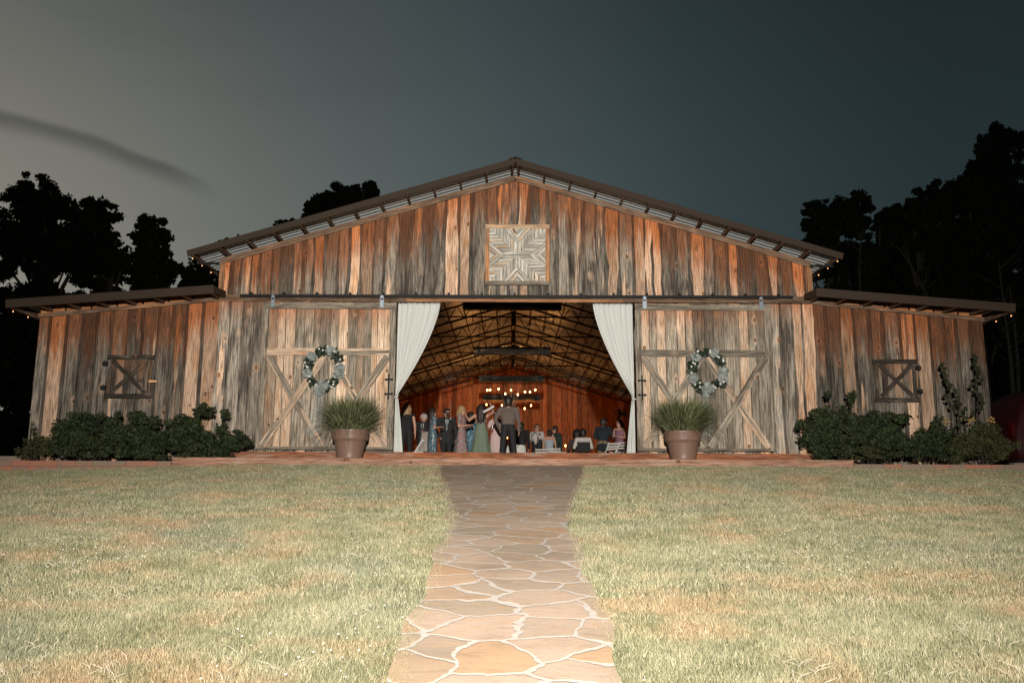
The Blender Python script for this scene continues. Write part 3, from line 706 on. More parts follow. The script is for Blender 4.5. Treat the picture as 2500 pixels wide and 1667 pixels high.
def shrub(label, pxs, Y, n, size=.032, seed=1, matl='leaf', name='shrub', grp=SHG, base=-.36, stems=7):
    """pxs: lobes (px,py,rx_px,ry_px) surveyed on the depth plane Y"""
    k = (Y + 19.8) / F; lobes = []
    g = random.Random(seed)
    for (px, py, rx, ry) in pxs:
        p = at(px, py, Y)
        RX, RZ = rx * k, ry * k; RY = min(.42, RX)
        for q_ in range(34):
            th = g.uniform(0, 2 * math.pi); ph = g.uniform(-1.2, 1.2); rr = g.uniform(.1, .92)
            lobes.append((p.x + RX * rr * math.cos(th) * math.cos(ph), p.y + RY * rr * math.sin(th) * math.cos(ph), p.z + RZ * rr * math.sin(ph), RX * g.uniform(.15, .34), RY * g.uniform(.2, .4), RZ * g.uniform(.16, .34)))
    bx = sum(l[0] for l in lobes) / len(lobes); o = thing(name, label, 'shrub', (bx, Y, base), 0, grp)
    L2 = [(l[0] - bx, l[1] - Y, l[2] - base, *l[3:]) for l in lobes]
    V, Fc, c = leafcloud(L2, int(n * 1.7), size * 1.05, seed); mesh_np('foliage', V, Fc, M[matl], c, o, 4)
    mb = MB()
    for s in range(stems):
        l = g.choice(L2); a = (g.uniform(-.15, .15), g.uniform(-.1, .1), 0); mb.tube([a, ((a[0] + l[0]) / 2 + g.uniform(-.05, .05), (a[1] + l[1]) / 2, l[2] * .6), (l[0], l[1], l[2])], [.012, .009, .004], 5)
    mb.build('stem', M['bark'], o)
    return o
shrub('broad rounded shrub below the left shutter', [(200, 1040, 75, 42), (270, 1048, 60, 44), (220, 1085, 100, 40), (160, 1070, 48, 46), (292, 1100, 36, 24)], -.75, 10500, seed=1)
shrub('rounded shrub right of the left shutter, between two bushes', [(350, 1050, 66, 46), (355, 1085, 82, 42)], -.7, 8500, seed=2)
shrub('taller shrub with a raised tuft, left of the left barn door', [(465, 1042, 62, 36), (450, 1082, 85, 44), (497, 1003, 34, 20)], -.75, 9000, .03, seed=3)
shrub('low shrub touching the upper red step on the left', [(560, 1072, 56, 32), (530, 1095, 65, 28)], -.85, 6000, .028, seed=4)
shrub('thin sprig with small leaves against the wall beside the left door', [(548, 1012, 14, 18), (540, 1045, 16, 20)], -.6, 420, .03, seed=5, name='sprig', stems=4)
shrub('scraggly small bush at the far left barn corner', [(75, 1095, 38, 26), (110, 1085, 28, 30), (78, 1045, 7, 24), (88, 1070, 10, 18)], -.8, 1900, .022, seed=6, matl='leaf2', stems=9)
shrub('broad dense shrub right of the right barn door', [(2030, 1035, 80, 46), (2100, 1050, 60, 50), (2030, 1085, 92, 42), (1985, 1055, 42, 50)], -.75, 12000, seed=7)
shrub('rounded shrub below the right shutter', [(2155, 1042, 74, 46), (2160, 1086, 90, 42)], -.75, 9500, seed=8)
shrub('leafy sprout rising above the shrub right of the right door', [(2021, 963, 13, 11), (2078, 968, 13, 18), (2078, 990, 5, 14)], -.7, 330, .035, seed=9, name='sprig', stems=5)
shrub('bushy shrub right of the right shutter', [(2280, 1060, 56, 42), (2280, 1092, 85, 36), (2222, 1098, 40, 26)], -.8, 8500, .026, seed=10)
shrub('olive leaved shrub at the right corner of the barn', [(2400, 1075, 72, 50), (2445, 1095, 50, 38), (2350, 1090, 60, 40)], -.8, 9500, .022, seed=11, matl='leaf2')
shrub('low fine leaved shrub in front of the right shrubs', [(2125, 1108, 42, 22)], -1.0, 1800, .018, seed=12, matl='leaf2')
def climber(label, pts, Y, n, seed):
    base = at(pts[-1][0], pts[-1][1], Y); o = thing('climbing_plant', label, 'plant', (base.x, Y, -.36), 0, 'tall leafy stems at the right barn corner'); k = (Y + 19.8) / F
    P = [at(a, b_, Y) - Vector((base.x, Y, -.36)) for a, b_ in pts]; mb = MB(); mb.tube(P, [.005 + .003 * i for i in range(len(P))], 5); mb.build('stem', M['bark'], o)
    ls = []
    for i in range(len(P) - 1):
        for q_ in range(7):
            f_ = q_ / 7; w = (6 + 26 * (i + f_) / len(P)) * k
            p = P[i].lerp(P[i + 1], f_); ls.append((p.x + rt.uniform(-1, 1) * w, p.y + rt.uniform(-.5, .5) * w, p.z, .045, .045, .04))
    V, Fc, c = leafcloud(ls, n, .033, seed); mesh_np('foliage', V, Fc, M['leaf'], c, o, 4)
climber('left one of two tall leafy stems at the right barn corner', [(2296, 888), (2312, 930), (2322, 970), (2340, 1010), (2350, 1100)], -.6, 900, 31)
climber('tallest leafy stem, right against the right barn corner', [(2375, 868), (2385, 920), (2388, 970), (2386, 1020), (2384, 1100)], -.6, 950, 32)
for i, (px, py) in enumerate(((2310, 1028), (2365, 1024), (2422, 1026))):
    p = at(px, py, -.95); mb = MB()
    for k in range(16): mb.ball((random.gauss(0, .06), random.gauss(0, .04), random.gauss(0, .045)), random.uniform(.012, .024), 6, 4)
    o = mb.build('blossom_cluster', M['blossom']); o.location = p; tag(o, ('yellow blossoms left of the tall stems', 'yellow blossoms between the two tall stems', 'yellow blossoms beside the barn corner')[i], 'flowers', 'faded yellow blossoms in the right shrubs')

# ------------------------------------------------------------------ pots with fountain plants
def pot(label, x, plabel, seed, sway):
    o = thing('flower_pot', label, 'flower pot', (x, -.93, -.222), 0, 'brown pots on the lower step')
    mb = MB(); mb.lathe([(.262, 0), (.27, .015), (.268, .05), (.29, .15), (.325, .34), (.335, .375), (.372, .395), (.378, .42), (.385, .56), (.395, .585), (.385, .60), (.36, .60), (.35, .55), (.0, .54)], seg=40)
    mb.build('body', M['pot'], o, True)
    mb = MB(); mb.lathe([(.349, .5), (.349, .56), (.0, .572)], seg=24); mb.build('soil', M['mulch'], o)
    pl = thing('fountain_plant', plabel, 'potted plant', (x, -.93, .33), 0, 'bushy arching plants in brown pots')
    g = np.random.default_rng(seed); n = 1900; seg = 8
    a = g.uniform(0, 2 * np.pi, n); r0 = .30 * np.sqrt(g.random(n)); out = g.random(n) ** .8 * 1.0; L = g.uniform(.50, .82, n) * (1 + .10 * out)
    bx = r0 * np.cos(a); by = r0 * np.sin(a); a2 = a + g.normal(0, .5, n); el = np.pi / 2 - out * g.uniform(.3, 1.5, n) * (.55 + r0)
    V = []; px_ = bx.copy(); py_ = by.copy(); pz = np.zeros(n); ca = np.cos(a2); sa = np.sin(a2); w = .017
    tw_ = g.uniform(0, np.pi, n)
    for k in range(seg + 1):
        ww = w * (1 - (k / seg) ** 2 * .8); wx = np.cos(tw_) * ww / 2; wy = np.sin(tw_) * ww / 2
        V.append(np.stack([px_ - wx, py_ - wy, pz], 1)); V.append(np.stack([px_ + wx, py_ + wy, pz], 1))
        st = L / seg; px_ = px_ + np.cos(el) * ca * st + sway * k * .003; py_ = py_ + np.cos(el) * sa * st; pz = pz + np.sin(el) * st; el = el - g.uniform(.0, .36, n) * (.08 + out ** 1.3)
    V = np.stack(V, 1); base = (np.arange(n) * (2 * seg + 2))[:, None]
    Fc = np.concatenate([base + np.array([[2 * k, 2 * k + 1, 2 * k + 3, 2 * k + 2]]) for k in range(seg)], 0)
    c = np.repeat(np.stack([g.random(n), g.random(n), np.zeros(n), np.ones(n)], 1), 2 * seg + 2, 0)
    mesh_np('foliage', V.reshape(-1, 3), Fc, M['spiky'], c, pl, 4)
    mb = MB()
    for k in range(60):
        aa = k * .8; mb.tube([(.1 * math.cos(aa), .1 * math.sin(aa), 0), (.16 * math.cos(aa), .16 * math.sin(aa), .2), (.24 * math.cos(aa), .24 * math.sin(aa), .34)], [.006, .005, .003], 4)
    mb.build('stem', M['bark'], pl)
pot('brown flower pot on the step left of the doorway', -3.40, 'bushy arching green plant in the left pot', 3, .2)
pot('brown flower pot on the step right of the doorway', 3.61, 'bushy arching green plant in the right pot', 4, .6)

# ------------------------------------------------------------------ wreaths
def wreath(label, x, z, seed):
    g = random.Random(seed); o = thing('wreath', label, 'wreath', (x, -.24, z), 0, 'wreaths hung on the sliding doors'); Rr = .355; Rz = .405
    mb = MB(); mb.tube([(Rr * math.cos(a * math.pi / 12), 0, Rz * math.sin(a * math.pi / 12)) for a in range(25)], .025, 6); mb.build('ring', M['bark'], o)
    ls = []; fl = MB()
    for k in range(16):
        a = k * 2 * math.pi / 16 + g.uniform(-.1, .1); p = (Rr * math.cos(a), -.02, Rz * math.sin(a))
        if k % 3 == 0 and not (4.1 < a < 5.2):
            V, Fc, c = leafcloud([(p[0], -.06, p[2], .105, .06, .095), (p[0] * 1.05, -.05, p[2] * 1.04, .09, .05, .08)], 170, .055, seed + k, narrow=.85); mesh_np('tulle', V, Fc, M['tulle'], c, o, 4)
        else:
            ls.append((*p, .10, .05, .10)); ls.append((p[0] + g.uniform(-.06, .06), -.06, p[2] + g.uniform(-.06, .06), .09, .04, .09))
            for w in range(2):
                fp = (p[0] + g.gauss(0, .045), -.10, p[2] + g.gauss(0, .045))
                for s in range(5): fl.ball((fp[0] + .014 * math.cos(s * 1.26), -.10, fp[2] + .014 * math.sin(s * 1.26)), .010, 6, 4, (1, .5, 1))
    V, Fc, c = leafcloud([(.0, -.07, -Rz, .15, .06, .11), (-.06, -.07, -Rz - .06, .11, .05, .12)], 330, .06, seed + 50, narrow=.85); mesh_np('tulle_bow', V, Fc, M['tulle'], c, o, 4)
    V, Fc, c = leafcloud(ls, 820, .05, seed, nverts=4, narrow=.62); mesh_np('leaves', V, Fc, M['wleaf'], c, o, 4)
    fl.build('flowers', M['flower'], o)
    mb = MB(); NV, NU = 22, 14
    for j in range(NV + 1):
        v = j / NV; w = .05 + .12 * v ** .7; z_ = -Rz - 1.05 * v
        for i in range(NU + 1):
            u = i / NU - .5; mb.v.append((u * 2 * w - .05 - .1 * v, -.03 + .025 * math.sin(u * 16 + v * 2), z_ + .05 * math.sin(u * 7)))
    for j in range(NV):
        for i in range(NU): a = j * (NU + 1) + i; mb.face([a, a + NU + 1, a + NU + 2, a + 1])
    rb = mb.build('ribbon', M['ribbon'], o, True)
wreath('leaf and tulle wreath on the left door', -4.16, 1.80, 5); wreath('leaf and tulle wreath on the right door', 4.32, 1.79, 8)

# ------------------------------------------------------------------ string lights at the eaves
for s, lb in ((-1, 'left'), (1, 'right')):
    for kind in (0, 1):
        X = (XM + s * 7.2) if kind == 0 else (s * 11.02); Z = (rooftop(XM + s * 7.2) - .12) if kind == 0 else WR(11.02) - .2
        o = thing('string_lights', f'small warm bulbs strung under the {lb} ' + ('upper eave' if kind == 0 else 'wing eave'), 'string lights', (X, -.5, Z), 0, 'small bulbs strung under the eaves')
        mb = MB(); pts = []
        for k in range(12): pts += [(0, k * .62, 0), (0, k * .62 + .31, -.03)]
        mb.tube(pts, .004, 4); mb.build('wire', M['wire'], o)
        for k in range(12):
            mb = MB(); mb.ball((0, k * .62, -.045), .011, 8, 6, (1, 1, 1.3)); mb.build('bulb', M['eave_bulb'], o)

# ------------------------------------------------------------------ chandeliers
def chandelier(label, y, z, lit, bulbs, L=2.75):
    o = thing('beam_chandelier', label, 'chandelier', (XM - .06, y, z), 0, 'wooden beam chandeliers hanging from the trusses')
    mb = MB(); mb.timber((-L / 2, 0, 0), (L / 2, 0, 0), .26, .2, tone=.5); mb.build('beam', M['beam'], o)
    for s in (-1, 1):
        mb = MB(); mb.box(s * (L / 2 - .2) - .06, s * (L / 2 - .2) + .06, -.11, .11, -.14, .14); mb.build('strap', M['black'] if not (lit and s < 0) else M['fascia'], o)
        mb = MB(); mb.tube([(s * (L / 2 - .2), 0, .13), (s * (L / 2 - .2), 0, 5.65 - z - SL * (L / 2 - .2))], .008, 6); mb.build('rod', M['wire'], o)
    for (bx, bz) in bulbs:
        mb = MB(); mb.tube([(bx, 0, -.13), (bx, 0, bz + .09)], .004, 4, False); mb.tube([(bx, 0, bz + .09), (bx, 0, bz + .04)], .016, 8); c_ = mb.build('cord', M['wire'], o)
        mb = MB(); mb.ball((bx, 0, bz), .034 if lit else .028, 12, 8, (1, 1, 1.35)); mb.build('bulb', M['warm_bulb'] if lit else M['dead_bulb'], c_, True)
        if lit:
            l = bpy.data.lights.new('bulb_light', 'POINT'); l.energy = LB * (2.8 if y > 20 else .2); l.color = (1, .42, .12); l.shadow_soft_size = .06
            lo = bpy.data.objects.new('bulb_light', l); COL.objects.link(lo); lo.location = (XM - .06 + bx, y - .0, z + bz - .09)
LB = 15.0
ub = [(-1.1, -.45), (-.75, -.6), (-.35, -.42), (.1, -.5), (.5, -.62), (.8, -.45), (1.15, -.5)]
chandelier('wooden beam chandelier nearest the doorway, unlit, right under the lintel', 4.7, at(1250, 745, 4.7).z, False, ub)
chandelier('second wooden beam chandelier from the doorway, unlit, high under the trusses', 11.7, at(1250, 857, 11.7).z, False, ub)
chandelier('third wooden beam chandelier, above the upper row of glowing bulbs', 17.2, at(1250, 925, 17.2).z, True, [(-1.02, -.47), (-.9, -.46), (-.55, -.42), (-.27, -.62), (-.03, -.47), (.25, -.65), (.55, -.54), (.76, -.54), (.98, -.45)])
chandelier('farthest wooden beam chandelier, above the lower row of glowing bulbs', 22.6, at(1250, 971, 22.6).z, True, [(-1.2, -.32), (-.95, -.48), (-.47, -.36), (-.15, -.52), (.3, -.52), (.62, -.5), (.92, -.36)])

# ------------------------------------------------------------------ people
PV = .011
def caps(mb, p0, r0, p1, r1, seg=10, sq=None):
    p0 = Vector(p0); p1 = Vector(p1); d = (p1 - p0)
    if d.length < 1e-5: d = Vector((0, 0, .001))
    d.normalize(); ref = Vector((0, 0, 1)) if abs(d.z) < .9 else Vector((0, 1, 0)); a = d.cross(ref).normalized(); b_ = a.cross(d)
    rings = []
    for (c, r, al) in [(p0, r0, -75), (p0, r0, -50), (p0, r0, -25), (p0, r0, 0), (p1, r1, 0), (p1, r1, 25), (p1, r1, 50), (p1, r1, 75)]:
        al = R(al); rings.append([c + d * (r * math.sin(al)) + (a * math.cos(q_ * 2 * math.pi / seg) + b_ * math.sin(q_ * 2 * math.pi / seg)) * (r * math.cos(al)) for q_ in range(seg)])
    if sq: rings = [[Vector((p0.x + (v.x - p0.x) * sq[0], p0.y + (v.y - p0.y) * sq[1], v.z)) for v in rg_] for rg_ in rings]
    ids = [mb.add(r) for r in rings]
    for k in range(7):
        for q_ in range(seg): mb.face([ids[k] + q_, ids[k] + (q_ + 1) % seg, ids[k + 1] + (q_ + 1) % seg, ids[k + 1] + q_])
    mb.face([ids[0] + q_ for q_ in range(seg)][::-1]); mb.face([ids[-1] + q_ for q_ in range(seg)])
def remesh(o, v=PV, it=3):
    m_ = o.modifiers.new('r', 'REMESH'); m_.mode = 'VOXEL'; m_.voxel_size = v; m_.use_smooth_shade = True
    s_ = o.modifiers.new('s', 'SMOOTH'); s_.iterations = it; s_.factor = .5
FAB = {}
def fab(col, rough=.8, **k):
    key = (col, rough, tuple(k.items()))
    if key not in FAB: FAB[key] = simple('fabric', col, rough, var=k.pop('var', .12), **k)
    return FAB[key]
def person(label, x, Y, face, H=1.72, arms=('down', 'down'), seated=0., top=None, topc=(.02, .02, .022), bot='trousers', botc=(.012, .012, .014), hair='short', hairc=(.02, .013, .01), skin='skin', sleeves='long', tie=None, shirt=None, dress=None, beard=None, lean=0., fem=False, turn=0., stance=.0, dprof=None, dmat=None, vest=None):
    z0 = -.05
    o = thing('person', label, 'person', (x, Y, z0), face)
    h = H; sk = M[skin]
    zs = .815 * h; zh = .515 * h; sw = (.108 if fem else .122) * h; hw = .052 * h
    if seated: zh = .47; zs = zh + .31 * h
    hd = .925 * h if not seated else zs + .115 * h
    ly = -lean * h
    # joints
    J = {}
    for s, am in ((-1, arms[0]), (1, arms[1])):
        sh = Vector((s * sw, ly * 1., zs)); J['s', s] = sh
        if am == 'down': e = Vector((s * (sw + .035 * h), ly + .01, zs - .175 * h)); w_ = Vector((s * (sw + .04 * h), ly - .05, zs - .325 * h))
        elif am == 'bent': e = Vector((s * (sw + .04 * h), ly + .01, zs - .175 * h)); w_ = Vector((s * (sw * .45), ly - .135 * h, zs - .15 * h))
        elif am == 'out': e = Vector((s * (sw + .05 * h), ly - .04, zs - .16 * h)); w_ = Vector((s * (sw + .03 * h), ly - .17 * h, zs - .17 * h))
        elif am == 'pocket': e = Vector((s * (sw + .075 * h), ly + .03, zs - .16 * h)); w_ = Vector((s * (sw + .0 * h), ly - .05, zs - .30 * h))
        else: e = Vector((s * am[0][0] * h, am[0][1] * h + ly, am[0][2] * h)); w_ = Vector((s * am[1][0] * h, am[1][1] * h + ly, am[1][2] * h))
        J['e', s] = e; J['w', s] = w_
        if seated: kn = Vector((s * hw * 1.5, -.25 * h, .5)); an = Vector((s * hw * 1.5, -.27 * h, .08))
        else: kn = Vector((s * (hw + stance * .5), -.015, .285 * h)); an = Vector((s * (hw + stance), .02, .05 * h))
        J['k', s] = kn; J['a', s] = an
    # ---- body: one continuous surface
    mb = MB()
    hr = .0625 * h
    hc = Vector((0, ly * 1.15, hd))
    caps(mb, hc + Vector((0, .004, .018)), hr * 1.12, hc + Vector((0, -.016, -.045)), hr * .80, 14)
    td = Vector((math.sin(turn), -math.cos(turn), 0))
    caps(mb, hc + td * hr * 1.1 + Vector((0, 0, -.005)), .009, hc + td * hr * 1.38 + Vector((0, 0, -.028)), .012, 6)          # nose
    caps(mb, hc + td * hr * .85 + Vector((0, 0, -.078)), .02, hc + td * hr * .98 + Vector((0, 0, -.085)), .02, 6)               # chin
    sd_ = Vector((td.y, -td.x, 0))
    for s in (-1, 1): caps(mb, hc + sd_ * s * hr * 1.08 + Vector((0, 0, .012)), .012, hc + sd_ * s * hr * 1.1 + Vector((0, 0, -.028)), .009, 6)  # ears
    caps(mb, hc + Vector((0, .012, -.05)), .03 * h, (0, ly, zs + .005), .036 * h)
    chw = .058 * h if fem else .075 * h; wr_ = .045 * h if fem else .055 * h; wo = .028 * h if fem else .035 * h
    for s in (-1, 1):
        caps(mb, (0, ly, zs - .005), .045 * h, J['s', s] * .92 + Vector((0, ly * .08, zs * .08 - .015)), .033 * h)
        caps(mb, (s * (.042 if fem else .05) * h, ly * .9, zs - .08 * h), chw, (s * wo, ly * .4, zh + .11 * h), wr_)
        caps(mb, (s * wo, ly * .3, zh + .10 * h), wr_, (s * hw * .8, 0, zh), .058 * h)
        caps(mb, J['s', s], .03 * h, J['e', s], .023 * h); caps(mb, J['e', s], .024 * h, J['w', s], .0155 * h)
        caps(mb, (s * hw, 0, zh), .056 * h, J['k', s], .034 * h); caps(mb, J['k', s], .036 * h, J['a', s], .022 * h); caps(mb, J['a', s], .024 * h, J['a', s] + Vector((0, -.12, -.04)), .022 * h)
        # hand
        w_ = J['w', s]; d = (w_ - J['e', s]).normalized(); pn = Vector((-s, 0, 0)) if abs(d.z) > .6 else Vector((0, 0, -1)); pn = (pn - d * pn.dot(d)).normalized(); ac = d.cross(pn)
        pal = w_ + d * .085
        for q_ in (-1, 1): caps(mb, w_ + ac * q_ * .012, .017, pal + ac * q_ * .022, .016, 8)
        for q_, ln in ((-1.5, .058), (-.5, .07), (.5, .075), (1.5, .066)):
            b0 = pal + ac * q_ * .019; b1 = b0 + d * ln * .5 + pn * .012; caps(mb, b0, .0095, b1, .0088, 6); caps(mb, b1, .0088, b1 + d * ln * .35 + pn * .028, .0078, 6)
        th_ = w_ + d * .03 + ac * .026; caps(mb, th_, .012, th_ + d * .035 + ac * .022 + pn * .012, .0105, 6); caps(mb, th_ + d * .035 + ac * .022 + pn * .012, .0105, th_ + d * .06 + ac * .02 + pn * .03, .009, 6)
    body = mb.build('body', sk, o); remesh(body)
    # face
    mb = MB()
    for s in (-1, 1): mb.ball(hc + td * hr * 1.04 + sd_ * s * .027 + Vector((0, 0, .006)), .0105, 8, 5, (1, 1, .6))
    mb.build('eyes', fab((.03, .02, .015), .3), o)
    mb = MB(); mp = hc + td * hr * 1.08 + Vector((0, 0, -.05)); mb.tube([mp - sd_ * .022, mp + td * .006, mp + sd_ * .022], [.003, .006, .003], 6); mb.build('mouth', fab((.25, .08, .07), .5), o)
    if beard: mb = MB(); caps(mb, hc + td * hr * .72 + Vector((0, 0, -.06)), hr * .55, hc + td * hr * .80 + Vector((0, 0, -.082)), hr * .42, 10); bb = mb.build('beard', fab(beard, .9), o)
    # hair
    if hair != 'bald':
        mb = MB(); bk = -td
        caps(mb, hc + bk * .016 + Vector((0, 0, .032)), hr * 1.17, hc + bk * .036 + Vector((0, 0, -.03 if hair == 'short' else -.05)), hr * .92, 14)
        if hair in ('long', 'shoulder'):
            L_ = .22 if hair == 'long' else .10
            for q_ in range(7):
                a = (q_ - 3) * .4; e = hc + (bk * math.cos(a) + sd_ * math.sin(a)) * hr * 1.02; caps(mb, e + Vector((0, 0, -.01)), hr * .5, e + bk * .03 * math.cos(a) + Vector((random.uniform(-.01, .01), 0, -L_ * h * random.uniform(.85, 1.1))), hr * .34, 8)
        if hair == 'bun': caps(mb, hc + bk * hr * 1.25 + Vector((0, 0, .0)), hr * .5, hc + bk * hr * 1.3 + Vector((0, 0, -.03)), hr * .45, 8)
        if hair == 'afro': caps(mb, hc + bk * .03 + Vector((0, 0, .05)), hr * 1.6, hc + bk * .05 + Vector((0, 0, .0)), hr * 1.5, 12)
        ho = mb.build('hair', fab(hairc, .55, var=.35, sc=60., stretch=(1, 1, .15)), o); remesh(ho, .012, 1)
    g_ = 1.16
    if dress is None:
        mb = MB()
        for s in (-1, 1):
            caps(mb, (s * .04 * h, ly * .3, zh + .085 * h), .061 * h, (s * hw * .8, 0, zh + .02 * h), .069 * h); caps(mb, (s * hw * .7, 0, zh + .03 * h), .066 * h, (s * hw, 0, zh - .01 * h), .067 * h); caps(mb, (s * hw, 0, zh), .063 * h, J['k', s], .046 * h); caps(mb, J['k', s], .046 * h, J['a', s] + Vector((0, 0, .0)), .04 * h)
        to = mb.build('trousers', fab(botc), o); remesh(to, .015, 3)
    mb = MB()
    for s in (-1, 1): caps(mb, J['a', s] + Vector((0, .02, -.045)), .034, J['a', s] + Vector((0, -.15, -.055)), .032)
    mb.build('shoes', fab((.012, .01, .01), .4), o, True)
    if top:
        mb = MB(); e_ = 1.14 if top == 'jacket' else 1.06; lo = zh - (.07 * h if top == 'jacket' else -.0)
        caps(mb, (0, ly * .9, zs - .09 * h), chw * e_ * 1.04, (0, ly * .4, zh + .12 * h), .062 * h * e_)
        for s in (-1, 1):
            caps(mb, (0, ly, zs - .004), .045 * h * e_, J['s', s] + Vector((0, 0, -.004)), .036 * h * e_)
            caps(mb, (s * .052 * h, ly * .9, zs - .08 * h), chw * e_ * 1.02, (s * .04 * h, ly * .4, zh + .12 * h), .060 * h * e_)
            caps(mb, (s * .04 * h, ly * .4, zh + .12 * h), .060 * h * e_, (s * .042 * h, ly * .1, lo if top == 'jacket' else zh + .075 * h), (.074 if top == 'jacket' else .060) * h * e_)
            if sleeves == 'long': caps(mb, J['s', s], .038 * h * e_, J['e', s], .031 * h * e_); caps(mb, J['e', s], .031 * h * e_, J['w', s], .023 * h * e_)
            elif sleeves == 'short': caps(mb, J['s', s], .038 * h * e_, J['s', s].lerp(J['e', s], .75), .034 * h * e_)
        to = mb.build(top if top != 'top' else 'top', fab(topc, .85), o); remesh(to, .014, 3)
        if shirt:   # V of shirt front and collar
            f_ = Vector((0, -1, 0)); yb = ly - chw * e_ * 1.0
            mb = MB(); i = mb.add([(-.05, yb - .004, zs - .02), (.05, yb - .004, zs - .02), (.0, yb - .022, zs - .20 * h), (-.05, yb + .06, zs + .012), (.05, yb + .06, zs + .012)]); mb.face([i, i + 1, i + 2][::-1]); mb.face([i + 3, i + 4, i + 1, i][::-1])
            caps(mb, (-.03, ly, zs + .028), .036 * h * .9, (.03, ly, zs + .028), .036 * h * .9, 10); mb.build('shirt', fab(shirt), o)
            if tie == 'bow': mb = MB(); mb.ball((-.03, yb - .0, zs + .01), .02, 8, 5, (1.5, .6, .9)); mb.ball((.03, yb - .0, zs + .01), .02, 8, 5, (1.5, .6, .9)); mb.build('bow_tie', fab((.01, .01, .012)), o)
            elif tie: mb = MB(); mb.timber((0, yb - .012, zs + .005), (0, yb - .028, zs - .15 * h), .05, .01); mb.build('tie', fab(tie), o)
        if vest:
            mb = MB()
            for s in (-1, 1): caps(mb, (s * .068 * h, ly, zs - .05 * h), .063 * h, (s * .05 * h, ly * .4, zh + .05 * h), .07 * h)
            vo = mb.build('vest', fab(vest), o); remesh(vo, .014, 2)
    if dress is not None:
        if sleeves in ('short', 'strap'):
            mb = MB()
            for s in (-1, 1):
                if sleeves == 'short': caps(mb, J['s', s] * .95 + Vector((0, 0, zs * .05)), .041 * h, J['s', s].lerp(J['e', s], .62), .037 * h)
                else: caps(mb, (s * .06 * h, .052 * h, zs + .01), .012, (s * .055 * h, .07 * h, zs - .13 * h), .012)
            mb.build('sleeves' if sleeves == 'short' else 'straps', dmat or fab(dress), o, True)
        prof = dprof or [(.095, zs - .02 * h), (.108, zs - .075 * h), (.084, zs - .19 * h), (.116, zh + .01 * h), (.122, zh - .1 * h), (.14, .25 * h), (.2, .02 * h)]
        mb = MB(); seg = 56; zz = []; rr_ = []
        for (ra, za), (rb, zb_) in zip(prof, prof[1:]):
            for q_ in range(6): k = q_ / 6; kk = k * k * (3 - 2 * k); zz.append(za + (zb_ - za) * k); rr_.append((ra + (rb - ra) * kk) * h)
        zz.append(prof[-1][1]); rr_.append(prof[-1][0] * h); rid = []
        for z_, r_ in zip(zz, rr_):
            fo = max(0, (zh - z_) / zh) * .09
            dp = .68 + .3 * max(0, min(1, (zh - z_) / (.5 * h)))
            rid.append(mb.add([(r_ * (1 + fo * math.sin(q_ * 2 * math.pi / seg * 9 + 1.3 * math.sin(z_ * 2))) * math.cos(q_ * 2 * math.pi / seg), ly * max(0, (z_ - zh) / .5) + dp * r_ * (1 + fo * math.sin(q_ * 2 * math.pi / seg * 9)) * math.sin(q_ * 2 * math.pi / seg), z_) for q_ in range(seg)]))
        for k in range(len(rid) - 1):
            for q_ in range(seg): mb.face([rid[k] + q_, rid[k + 1] + q_, rid[k + 1] + (q_ + 1) % seg, rid[k] + (q_ + 1) % seg])
        mb.build('dress', dmat or fab(dress), o, True)
    return o, hc, J
def pmat(name, cols, sc, sparkle=0.):
    m, t, b = mat(name); co = t.new('ShaderNodeTexCoord').outputs['Object']
    n = t.noise(t.vmul(co, (1, 1, .5)), sc, 3, .6, 1.); c = t.mix(t.ramp(n, .38, .5), cols[0], cols[1]); n2 = t.noise(t.vadd(co, (5, 3, 1)), sc * 1.3, 3, .6); c = t.mix(t.ramp(n2, .5, .6), c, cols[2])
    t.put(b.inputs['Base Color'], c); b.inputs['Roughness'].default_value = .75
    if sparkle:
        v = t.new('ShaderNodeTexVoronoi'); t.put(v.inputs['Vector'], co); v.inputs['Scale'].default_value = 45
        q = t.math('GREATER_THAN', t.sep(v.outputs['Color'])[0], .90); t.put(b.inputs['Base Color'], t.mix(t.math('MULTIPLY', q, .8), c, (.7, .8, .85))); t.put(b.inputs['Metallic'], t.math('MULTIPLY', q, .6)); b.inputs['Roughness'].default_value = .4
    return m
def px2x(px, Y): return at(px, 1000, Y).x
PI = math.pi
# left group (Y = depth behind the door line)
person('woman with blonde hair in a sleeveless black jumpsuit, back turned, beside the left curtain', px2x(993, 5.9), 5.9, PI, 1.72, hair='shoulder', hairc=(.34, .2, .09), top='top', topc=(.008, .008, .009), botc=(.008, .008, .009), sleeves='none', fem=True, stance=.03)
person('white-haired man in dark suit and tie, cloth over his arm', px2x(1035, 8.8), 8.8, -.15, 1.72, ('out', 'bent'), top='jacket', shirt=(.6, .6, .58), tie=(.03, .04, .05), hair='short', hairc=(.45, .42, .38))
seq = pmat('blue sequins', ((.05, .085, .10), (.09, .14, .16), (.13, .19, .21)), 12, 1)
person('woman with long dark curls in a blue sequined mermaid gown', px2x(1057, 6.5), 6.5, PI * .62, 1.68, ('bent', 'down'), hair='long', hairc=(.022, .012, .009), dress=(.1, .15, .17), dmat=seq, sleeves='short', fem=True, dprof=[(.098, 1.36), (.108, 1.24), (.086, 1.06), (.116, .88), (.114, .66), (.10, .45), (.2, .03)])
person('bearded man in black suit with white boutonniere', px2x(1091, 8.0), 8.0, .12, 1.80, ('pocket', 'down'), top='jacket', shirt=(.62, .62, .6), tie=(.12, .16, .17), beard=(.03, .02, .015), hairc=(.03, .02, .015), skin='skin', turn=.3)
person('balding man with glasses, mostly hidden behind the bearded man', px2x(1104, 10.0), 10.0, -.3, 1.74, top='jacket', topc=(.03, .03, .03), hair='bald')
flo = pmat('floral print', ((.10, .10, .10), (.30, .16, .16), (.26, .27, .25)), 9)
